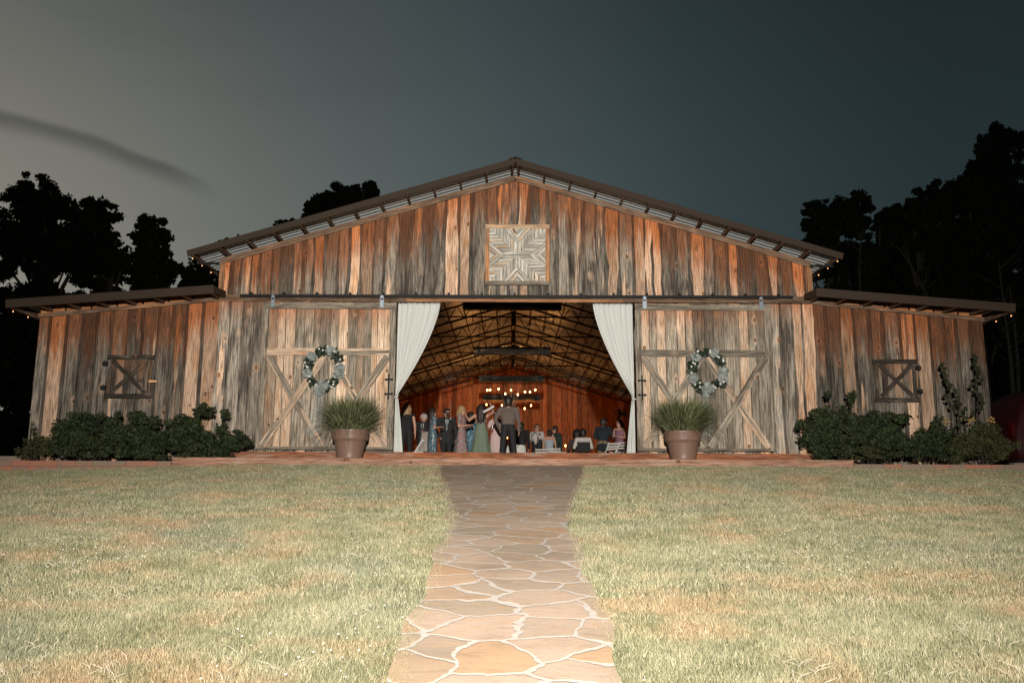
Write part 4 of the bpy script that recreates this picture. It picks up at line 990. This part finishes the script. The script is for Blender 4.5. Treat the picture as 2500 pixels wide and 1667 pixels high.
person('woman with short blonde hair in a floral print dress, hands clasped', px2x(1128, 5.8), 5.8, PI * .42, 1.66, ('bent', 'bent'), hair='shoulder', hairc=(.36, .23, .11), dress=(.3, .2, .2), dmat=flo, sleeves='short', fem=True, turn=.1)
blu = pmat('blue print', ((.02, .06, .09), (.05, .15, .22), (.2, .28, .3)), 10)
person('woman in a bright blue patterned dress, behind the woman in green', px2x(1150, 7.0), 7.0, PI * .9, 1.60, hair='long', dress=(.05, .15, .2), dmat=blu, sleeves='short', fem=True)
person('woman in a sage green open-back gown raising her right arm', px2x(1175, 5.6), 5.6, PI, 1.68, (((.20, -.10, .88), (.165, -.20, 1.0)), ((.21, -.03, .74), (.26, -.10, .82))), hair='long', hairc=(.025, .012, .01), dress=(.15, .185, .13), sleeves='strap', fem=True, dprof=[(.09, 1.19), (.086, 1.08), (.118, .87), (.135, .65), (.17, .4), (.23, .03)])
person('woman in a pale pink fitted gown with dark hair swept up', px2x(1213, 7.0), 7.0, .2, 1.66, ('out', 'bent'), hair='bun', dress=(.55, .40, .38), sleeves='short', fem=True)
person('tall man in grey-brown shirt and dark trousers, back turned', px2x(1241, 5.1), 5.1, PI, 1.84, ('down', 'pocket'), top='shirt', topc=(.13, .095, .08), botc=(.012, .012, .014), hairc=(.02, .013, .01), stance=.10)
person('man in a dark suit seen from behind, right of the tall man', px2x(1272, 12.4), 12.4, PI, 1.76, top='jacket', topc=(.014, .014, .016), hairc=(.02, .014, .01), shirt=(.6, .6, .58))
person('man in black vest and bow tie holding a bottle', px2x(1311, 13.2), 13.2, -.5, 1.78, ('bent', 'down'), top='shirt', topc=(.5, .46, .42), vest=(.015, .015, .018), shirt=(.6, .58, .55), tie='bow', hairc=(.12, .06, .03), turn=.3)
person('woman in a strapless light blue dress, back turned', px2x(1341, 12.9), 12.9, PI, 1.56, hair='bun', hairc=(.05, .03, .02), dress=(.36, .42, .46), sleeves='none', fem=True, dprof=[(.106, 1.18), (.108, 1.1), (.09, .96), (.12, .8), (.15, .5), (.2, .03)])
person('man in a dark green jacket leaning toward the woman in light blue', px2x(1354, 14.2), 14.2, -.6, 1.80, top='jacket', topc=(.02, .035, .028), shirt=(.6, .58, .55), hairc=(.02, .015, .01), turn=-.5)
person('person in a white shirt seated with their back turned', px2x(1423, 9.7), 9.7, PI, 1.70, ('out', 'out'), seated=1, top='shirt', topc=(.55, .5, .45), hairc=(.015, .01, .01), skin='skin2')
person('person with full dark hair seated beside the one in the white shirt', px2x(1408, 10.6), 10.6, PI, 1.70, ('out', 'out'), seated=1, top='shirt', topc=(.05, .03, .03), hair='afro', hairc=(.012, .008, .007), skin='skin2')
person('man in a navy jacket and khaki trousers leaning forward', px2x(1471, 11.0), 11.0, PI * .9, 1.80, ('out', 'bent'), top='jacket', topc=(.014, .018, .026), botc=(.22, .16, .10), hairc=(.03, .02, .015), lean=.05, stance=.04)
person('woman with brown hair in a mauve sleeveless top beside the right curtain', px2x(1511, 10.2), 10.2, -.75, 1.68, ('bent', 'bent'), hair='shoulder', hairc=(.05, .025, .015), dress=(.22, .11, .15), sleeves='none', fem=True)

# held / carried things
def prop(name, label, cat, mb, mt, loc, rz=0, group=None):
    o = mb.build(name, mt); o.location = loc; o.rotation_euler = (0, 0, rz); return tag(o, label, cat, group)
mb = MB(); NU, NV = 16, 12   # draped cloth over the arm
for j in range(NV + 1):
    for i in range(NU + 1):
        u = i / NU - .5; v = j / NV; mb.v.append((u * (.24 + .16 * v), .03 * math.sin(u * 18), -.62 * v - .1 * u * u + .06 * u))
for j in range(NV):
    for i in range(NU): a = j * (NU + 1) + i; mb.face([a, a + NU + 1, a + NU + 2, a + 1])
c_ = prop('folded_cloth', 'pale cloth hanging over the forearm of the white-haired man', 'cloth', mb, fab((.42, .36, .32)), (px2x(1040, 8.5), 8.5, 1.08)); md = c_.modifiers.new('s', 'SOLIDIFY'); md.thickness = .012
mb = MB(); mb.timber((-.16, 0, -.08), (.14, 0, .09), .055, .012, (0, -1, 0)); p_ = at(1194, 999, 5.4); prop('paper_fan', 'folded white paper fan held up by the woman in green', 'fan', mb, M['white'], p_)
mb = MB(); mb.lathe([(.03, 0), (.032, .02), (.032, .13), (.013, .18), (.012, .23), (.014, .235)], seg=14); prop('bottle', 'dark bottle held by the man in the vest', 'bottle', mb, simple('dark bottle glass', (.03, .012, .008), .1), at(1314, 1080, 12.9))
mb = MB(); mb.lathe([(.03, 0), (.036, .09), (.032, .09), (.027, .008)], seg=14); prop('drinking_glass', 'glass of dark red drink before the pink gown', 'glass', mb, simple('red drink', (.08, .01, .01), .15), at(1202, 1046, 6.6))
mb = MB()
for k in range(9): mb.ball((.012 * math.cos(k * .7), -.006 * (k % 2), .012 * math.sin(k * .7)), .014, 6, 4)
prop('boutonniere', 'white boutonniere on the lapel of the bearded man', 'flower', mb, M['flower'], at(1100, 1022, 7.82))

# chairs, tables
def folding_chair():
    o = thing('folding_chair', 'white folding chair', 'chair', (0, 0, -.05), 0, 'white folding chairs at the tables')
    for s in (-1, 1):
        mb = MB(); mb.timber((s * .2, .32, 0), (s * .2, -.2, .84), .035, .022, (1, 0, 0)); mb.build('back_leg', M['whitepaint'], o)
        mb = MB(); mb.timber((s * .175, -.2, 0), (s * .175, .22, .5), .035, .022, (1, 0, 0)); mb.build('front_leg', M['whitepaint'], o)
    mb = MB(); mb.box(-.19, .19, -.2, .2, .43, .465); mb.build('seat', M['whitepaint'], o)
    for z in (.62, .70, .79):
        y = .32 - .52 * z / .84; mb = MB(); mb.timber((-.2, y, z), (.2, y, z), .05, .018, (0, 1, .3)); mb.build('back_slat', M['whitepaint'], o)
    return o
ch0 = folding_chair()
spots = [(1322, 12.0, PI, 'white folding chair in front of the woman in light blue'), (1354, 11.6, PI * 1.02, 'white folding chair between the light blue dress and the candle'), (1491, 8.6, PI * .8, 'white folding chair tilted before the man in the navy jacket'), (1512, 8.2, PI * .7, 'white folding chair before the woman in mauve'), (1020, 8.0, PI * .5, 'white folding chair behind the woman in black')]
for i, (px, Y, rz, lb) in enumerate(spots):
    c = ch0 if i == 0 else copy_tree(ch0); c.location = (px2x(px, Y), Y, -.05); c.rotation_euler = (0, 0, rz); c['label'] = lb
o = thing('dark_chair', 'black backed chair under the person in the white shirt', 'chair', (px2x(1423, 9.5), 9.5, -.05), PI)
mb = MB(); mb.timber((-.21, .22, .72), (.21, .22, .72), .32, .035, (0, -1, 0)); mb.build('backrest', fab((.01, .01, .01)), o)
mb = MB(); mb.box(-.21, .21, -.22, .22, .40, .45); mb.build('seat', fab((.01, .01, .01)), o)
for sx in (-1, 1):
    for sy in (-1, 1): mb = MB(); mb.tube([(sx * .19, sy * .2, 0), (sx * .19, sy * .2, .42)], .012, 6); mb.build('leg', M['black'], o)
def table(label, x, y, w, d, round_=False):
    o = thing('table', label, 'table', (x, y, -.05), 0, 'tables laid with white cloths')
    mb = MB(); mb.box(-w / 2, w / 2, -d / 2, d / 2, .70, .735); mb.build('tabletop', M['trim'], o)
    for sx in (-1, 1):
        for sy in (-1, 1): mb = MB(); mb.tube([(sx * (w / 2 - .1), sy * (d / 2 - .1), 0), (sx * (w / 2 - .1), sy * (d / 2 - .1), .7)], .02, 6); mb.build('leg', M['black'], o)
    mb = MB(); seg = 64; r0 = []; pr = [(.0, .741), (1.0, .741), (1.012, .72), (1.02, .5), (1.04, .25), (1.05, .02)]
    for k, z in pr:
        ring = []
        for q_ in range(seg):
            a = q_ * 2 * math.pi / seg; cx = math.copysign(abs(math.cos(a)) ** .3, math.cos(a)); cy = math.copysign(abs(math.sin(a)) ** .3, math.sin(a)); fo = 1 + (.03 * math.sin(q_ * 1.7) if z < .7 else 0)
            ring.append((cx * (w / 2 + .02) * k * fo, cy * (d / 2 + .02) * k * fo, z))
        r0.append(mb.add(ring))
    for k in range(len(r0) - 1):
        for q_ in range(seg): mb.face([r0[k] + q_, r0[k + 1] + q_, r0[k + 1] + (q_ + 1) % seg, r0[k] + (q_ + 1) % seg])
    c = mb.build('tablecloth', M['white'], None, True); c.location = (x, y, -.05); tag(c, 'white cloth on the ' + label, 'tablecloth', 'white tablecloths')
table('long table right of the candle chairs', px2x(1388, 13), 13.0, 1.5, .75); table('table behind the tall man in the grey-brown shirt', px2x(1240, 9.0), 9.0, 1.1, .75); table('table beside the right curtain', px2x(1505, 13), 13, 1.3, .75)
def candle(label, px, Y):
    x = px2x(px, Y); o = thing('candle_jar', label, 'candle', (x, Y, .692), 0, 'lit candles on the tables')
    mb = MB(); mb.lathe([(.04, 0), (.045, .01), (.015, .02), (.014, .07), (.045, .10), (.045, .2), (.041, .2), (.041, .105), (0, .1)], seg=16); g = mb.build('jar', simple('amber glass', (.5, .15, .06), .1), o, True)
    mb = MB(); mb.lathe([(.02, .10), (.02, .17), (.0, .172)], seg=12); mb.build('wax', M['white'], o)
    mb = MB(); mb.ball((0, 0, .23), .022, 8, 6, (1, 1, 2.2)); mb.build('flame', M['flame'], o)
candle('lit candle on the long table beside the seated pair', 1380, 12.8); candle('lit candle seen between the tall man\'s legs', 1238, 8.8); candle('second small candle close beside the one between the legs', 1232, 8.9)
mb = MB(); mb.box(-.09, .09, -.03, .03, 0, .12); prop('red_lantern', 'small glowing orange lantern box right of the white shirt', 'lantern', mb, simple('orange lantern', (.9, .16, .03), .4, emit=.9, var=0), at(1441, 1094, 12.2))
# tall branch centrepiece
ba = thing('branch_centerpiece', 'tall vase of thin spreading branches behind the tall man', 'centerpiece', (px2x(1245, 10.6), 10.6, .69))
mb = MB(); mb.lathe([(.07, 0), (.05, .05), (.03, .4), (.06, .75), (.055, .75), (.02, .4), (0, .05)], seg=16); mb.build('vase', simple('clear vase', (.5, .45, .4), .1), ba, True)
for k in range(26):
    a = random.uniform(0, 6.28); sp = random.uniform(.05, .42); mb = MB(); mb.tube([(0, 0, .6), (sp * .3 * math.cos(a), sp * .3 * math.sin(a), 1.2), (sp * math.cos(a), sp * math.sin(a), random.uniform(1.75, 2.35))], [.004, .003, .0015], 4); mb.build('branch', M['twig'], ba)
# industrial fan on the right
fp = at(1516, 1010, 22.5); fo = thing('wall_fan', 'round industrial fan high at the rear right of the barn interior', 'fan', fp)
for rr_ in (.14, .21, .28):
    mb = MB(); mb.tube([(rr_ * math.cos(a * math.pi / 14), -.06, rr_ * math.sin(a * math.pi / 14)) for a in range(29)], .007, 5); mb.build('cage_ring', M['steel'], fo)
mb = MB()
for k in range(16): a = k * math.pi / 8; mb.tube([(0, -.09, 0), (.28 * math.cos(a), -.06, .28 * math.sin(a))], .004, 4)
mb.build('cage', M['steel'], fo)
for k in range(3):
    a = k * 2.094; mb = MB(); mb.timber((.04 * math.cos(a), 0, .04 * math.sin(a)), (.25 * math.cos(a), 0, .25 * math.sin(a)), .13, .008, (.5 * -math.sin(a), -1, .5 * math.cos(a))); mb.build('blade', M['steel'], fo)
mb = MB(); mb.tube([(0, -.05, 0), (0, .2, 0)], .07, 12); mb.tube([(0, .15, 0), (.5, .3, -.1), (.9, .4, -.1)], .02, 6); mb.build('motor', M['black'], fo)

# ------------------------------------------------------------------ trees
def tree(label, lobes, Y, nleaf, seed, size=.16, name='tree', grp='dark trees behind the barn', trunkx=None, n_sub=130, ry=3.0):
    k = (Y + 19.8) / F; g = random.Random(seed); L_ = []
    cx = trunkx if trunkx is not None else sum(l[0] for l in lobes) / len(lobes); bp = at(cx, 1100, Y); bz = gz2(bp.x, Y) - .3
    o = thing(name, label, 'tree', (bp.x, Y, bz), 0, grp)
    for (px, py, rx, rz) in lobes:
        p = at(px, py, Y); RX, RZ = rx * k, rz * k; RY = min(ry, RX)
        for q_ in range(n_sub):
            th = g.uniform(0, 2 * math.pi); ph = math.asin(g.uniform(-.9, 1)); rr = g.uniform(.15, .97)
            sx = min(RX, RZ) * g.uniform(.07, .19) + .13
            L_.append((p.x + RX * rr * math.cos(th) * math.cos(ph) - bp.x, RY * rr * math.sin(th) * math.cos(ph), p.z + RZ * rr * math.sin(ph) - bz, sx, sx, sx * .75))
    V, Fc, c = leafcloud(L_, int(nleaf * 1.9), size * .85, seed, narrow=.6); mesh_np('crown', V, Fc, M['treeleaf'], c, o, 4)
    mb = MB(); top = max(l[2] for l in L_); mb.tube([(0, 0, 0), (.1, 0, top * .3), (-.1, 0, top * .6), (0, 0, top * .85)], [.32, .25, .16, .06], 8)
    for q_ in range(16):
        l = g.choice(L_); z0 = min(l[2] * .7, top * .7); mb.tube([(0, 0, z0), (l[0] * .5, l[1] * .5, (z0 + l[2]) / 2 + .3), (l[0], l[1], l[2])], [.12, .07, .025], 5)
    mb.build('trunk', M['bark'], o)
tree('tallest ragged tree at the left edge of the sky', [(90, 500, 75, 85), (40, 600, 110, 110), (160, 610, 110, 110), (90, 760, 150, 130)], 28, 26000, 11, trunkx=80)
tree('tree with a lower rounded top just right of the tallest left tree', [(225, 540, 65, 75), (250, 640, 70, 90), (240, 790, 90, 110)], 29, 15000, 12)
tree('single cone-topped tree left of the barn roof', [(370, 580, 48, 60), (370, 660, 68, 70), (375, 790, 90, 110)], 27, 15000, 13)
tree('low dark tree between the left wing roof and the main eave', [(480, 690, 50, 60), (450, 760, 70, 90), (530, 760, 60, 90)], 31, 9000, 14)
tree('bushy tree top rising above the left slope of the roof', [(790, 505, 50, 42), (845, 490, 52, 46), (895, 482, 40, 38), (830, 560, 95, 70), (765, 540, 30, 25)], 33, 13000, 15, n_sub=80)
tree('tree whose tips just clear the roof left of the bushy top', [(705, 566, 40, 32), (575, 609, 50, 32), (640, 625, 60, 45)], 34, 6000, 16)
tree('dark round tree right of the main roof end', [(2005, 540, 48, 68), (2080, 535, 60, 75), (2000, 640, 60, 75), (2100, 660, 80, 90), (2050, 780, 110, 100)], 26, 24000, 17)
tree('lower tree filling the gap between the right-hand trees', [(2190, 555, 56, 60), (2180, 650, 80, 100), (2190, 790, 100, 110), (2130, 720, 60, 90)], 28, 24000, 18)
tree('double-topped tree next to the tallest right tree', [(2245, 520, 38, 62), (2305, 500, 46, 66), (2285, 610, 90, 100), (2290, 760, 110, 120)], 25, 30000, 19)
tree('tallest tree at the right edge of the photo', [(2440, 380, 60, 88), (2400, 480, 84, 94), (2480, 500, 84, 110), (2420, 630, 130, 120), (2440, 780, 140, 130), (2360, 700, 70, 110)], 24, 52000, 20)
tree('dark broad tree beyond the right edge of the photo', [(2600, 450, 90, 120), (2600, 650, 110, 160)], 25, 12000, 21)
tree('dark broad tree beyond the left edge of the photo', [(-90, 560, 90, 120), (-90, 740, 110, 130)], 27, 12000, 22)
def baretree(label, pts, Y, seed):
    g = random.Random(seed); b0 = at(pts[-1][0], pts[-1][1], Y); bz = gz2(b0.x, Y); o = thing('slender_tree', label, 'tree', (b0.x, Y, bz), 0, 'pale slender trunks right of the barn'); B = Vector((b0.x, Y, bz))
    P = [at(a, b_, Y) - B for a, b_ in pts] + [Vector((0, 0, -.2))]; mb = MB(); mb.tube(P, [.02 + .1 * i / len(P) for i in range(len(P))], 7); mb.build('trunk', M['palebark'], o)
    mb = MB()
    for k in range(16):
        i = g.randint(0, len(P) - 3); p = P[i].lerp(P[i + 1], g.random()); s = g.choice((-1, 1)); L = g.uniform(.3, 1.5); pp = [p]; dr = Vector((s * g.uniform(.3, 1), g.uniform(-.5, .5), g.uniform(.1, .9)))
        for w_ in range(5): dr = dr + Vector((g.gauss(0, .35), g.gauss(0, .3), g.gauss(.05, .25))); pp.append(pp[-1] + dr.normalized() * L / 5)
        mb.tube(pp, [.02, .017, .014, .011, .008, .004], 5)
    mb.build('branches', M['palebark'], o)
baretree('forked slender tree above the right wing roof', [(2190, 600), (2230, 660), (2262, 720), (2290, 900)], 14, 1)
baretree('left of two pale trunks beside the right barn corner', [(2438, 640), (2458, 800), (2468, 880), (2480, 1040)], 9, 2)
baretree('right of two pale trunks beside the right barn corner', [(2465, 700), (2478, 800), (2486, 900), (2490, 1040)], 10, 3)
baretree('slender tree right of the main roof end', [(2105, 560), (2098, 640), (2100, 720), (2100, 900)], 16, 4)
# dark understory woods
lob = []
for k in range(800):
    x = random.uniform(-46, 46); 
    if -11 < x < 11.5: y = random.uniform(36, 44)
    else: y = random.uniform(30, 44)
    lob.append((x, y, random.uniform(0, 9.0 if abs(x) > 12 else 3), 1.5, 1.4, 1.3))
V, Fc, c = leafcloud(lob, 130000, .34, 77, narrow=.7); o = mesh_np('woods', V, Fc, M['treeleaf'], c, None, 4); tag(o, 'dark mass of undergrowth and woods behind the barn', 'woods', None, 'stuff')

# ------------------------------------------------------------------ dark red vehicle
car = thing('parked_car', 'dark red car parked beyond the right corner of the barn', 'car', (14.75, 3.4, -.45), R(4))
m, t, b = mat('dark red paint'); b.inputs['Base Color'].default_value = (.02, .0015, .002, 1); b.inputs['Roughness'].default_value = .65; b.inputs['Specular IOR Level'].default_value = .15; M['red'] = m
prof = [(-2.35, .35), (-2.42, .75), (-2.38, 1.15), (-2.22, 1.6), (-1.95, 2.0), (-1.5, 2.22), (-.6, 2.34), (.5, 2.32), (1.0, 2.2), (1.45, 1.65), (1.75, 1.32), (2.4, 1.18), (2.55, .85), (2.52, .4)]
mb = MB(); N = len(prof); ws = [(-1.02, 0), (-1.06, .0), (-.98, 1), (.98, 1), (1.06, 0), (1.02, 0)]
rows = []
for yy, sc_ in ((-1.0, .93), (-.94, .985), (-.8, 1.), (.8, 1.), (.94, .985), (1.0, .93)):
    rows.append(mb.add([(x * (1 if z < 1.2 else .99) * (sc_ + (1 - sc_) * .6), yy * (1 if z < 1.25 else 1 - .16 * (z - 1.25)), .35 + (z - .35) * sc_) for x, z in prof]))
for a, b_ in zip(rows, rows[1:]):
    for k in range(N): mb.face([a + k, a + (k + 1) % N, b_ + (k + 1) % N, b_ + k])
mb.face([rows[0] + k for k in range(N)][::-1]); mb.face([rows[-1] + k for k in range(N)])
mb.build('body', M['red'], car, True)
gl = simple('dark glass', (.012, .004, .005), .08)
for (a, b_) in ((-1.75, -.95), (-.85, .05), (.15, .95)):
    mb = MB(); mb.box(a, b_, -.96, -.93, 1.42, 1.95); mb.build('window', gl, car)
for wx in (-1.5, 1.6):
    for s in (-1, 1):
        mb = MB(); mb.tube([(wx, s * .78, .35), (wx, s * 1.02, .35)], .36, 24); wl = mb.build('wheel', simple('tyre', (.015, .015, .015), .8), car)
        mb = MB(); mb.tube([(wx, s * 1.0, .35), (wx, s * 1.035, .35)], .2, 16); mb.build('rim', M['zinc'], wl)
mb = MB()
for k in range(9): mb.box(-2.2 + k * .28, -2.13 + k * .28, -1.03, -1.0, 1.27, 1.285)
mb.build('reflector_strip', simple('red reflector', (.5, .02, .03), .1), car)
for s in (-1, 1): mb = MB(); mb.box(-2.43, -2.36, s * .82 - .08, s * .82 + .08, 1.0, 1.35); mb.build('tail_lamp', simple('tail lamp', (.04, .002, .003), .3), car)
mb = MB(); mb.box(-2.44, 2.5, -1.0, 1.0, .28, .42); mb.build('sill', M['black'], car)

# ------------------------------------------------------------------ sky
w = bpy.data.worlds.new('World'); S.world = w; w.use_nodes = True; t = NT(w.node_tree); bg = t.n['Background']
sky = t.new('ShaderNodeTexSky', sky_type='NISHITA'); sky.sun_disc = False; sky.sun_elevation = R(-2.5); sky.sun_rotation = R(-55); sky.air_density = 1.3; sky.dust_density = 2.5; sky.ozone_density = 2
dirv = t.new('ShaderNodeTexCoord').outputs['Generated']; X, Y_, Z = t.sep(dirv)
Ya = t.math('MAXIMUM', Y_, .05)
az = t.math('DIVIDE', X, Ya); el = t.math('DIVIDE', Z, Ya)
glow = t.new('ShaderNodeVectorMath', operation='DOT_PRODUCT'); t.put(glow.inputs[0], dirv); g0 = Vector((-.85, 1, .16)).normalized(); glow.inputs[1].default_value = g0
gd = glow.outputs['Value']
cr = t.new('ShaderNodeValToRGB'); t.l.new(gd, cr.inputs[0]); cr.color_ramp.interpolation = 'B_SPLINE'; E_ = cr.color_ramp.elements
cols = [(.40, (.0145, .0235, .0262)), (.60, (.030, .046, .050)), (.73, (.057, .076, .080)), (.84, (.086, .103, .103)), (.92, (.125, .133, .121)), (1., (.235, .213, .178))]
E_[0].position = cols[0][0]; E_[0].color = (*cols[0][1], 1); E_[1].position = cols[1][0]; E_[1].color = (*cols[1][1], 1)
for p, c in cols[2:]: e = E_.new(p); e.color = (*c, 1)
base = cr.outputs[0]
alt = t.ramp(Z, .18, .70, 1.18, .58)
base = t.mix(1., base, t.comb(alt, alt, alt), 'MULTIPLY')
# the long dark cloud streak on the left
u = t.math('ADD', az, .52)
cv = t.math('SUBTRACT', t.math('SUBTRACT', .430, t.math('MULTIPLY', u, .30)), t.math('MULTIPLY', t.math('MULTIPLY', u, u), .55))
dd = t.math('SUBTRACT', t.math('ADD', el, t.math('MULTIPLY', t.math('SUBTRACT', t.noise(dirv, 9, 3, .5), .5), .018)), cv)
ms = t.math('MULTIPLY', t.ramp(dd, -.030, -.006, 0, 1), t.ramp(dd, -.005, .006, 1, 0)); ms = t.math('MULTIPLY', ms, t.ramp(az, -.33, -.42, 0, 1))
base = t.mix(t.math('MULTIPLY', ms, .52), base, (.035, .035, .030))
base = t.mix(t.ramp(t.noise(t.vmul(dirv, (2, 2, 9)), 1.5, 4, .55), .45, .75, 0, .10), base, (.03, .032, .034))
sk = t.mix(1., sky.outputs[0], (.02, .03, .02), 'MULTIPLY')
t.put(bg.inputs['Color'], t.mix(1., base, sk, 'ADD')); bg.inputs['Strength'].default_value = 1.
# ------------------------------------------------------------------ the photographer's flash
fl = bpy.data.lights.new('camera_flash', 'SPOT'); fl.energy = 31500; fl.color = (1., .94, .86); fl.shadow_soft_size = .12; fl.spot_size = R(94); fl.spot_blend = 1.
flo_ = bpy.data.objects.new('camera_flash', fl); COL.objects.link(flo_); flo_.location = (.1, -23.6, 1.5)
dv = Vector((0, 26, 3.4)).normalized(); flo_.rotation_euler = dv.to_track_quat('-Z', 'Y').to_euler()
S.render.engine = 'CYCLES'
S.cycles.max_bounces = 6; S.cycles.sample_clamp_indirect = 4
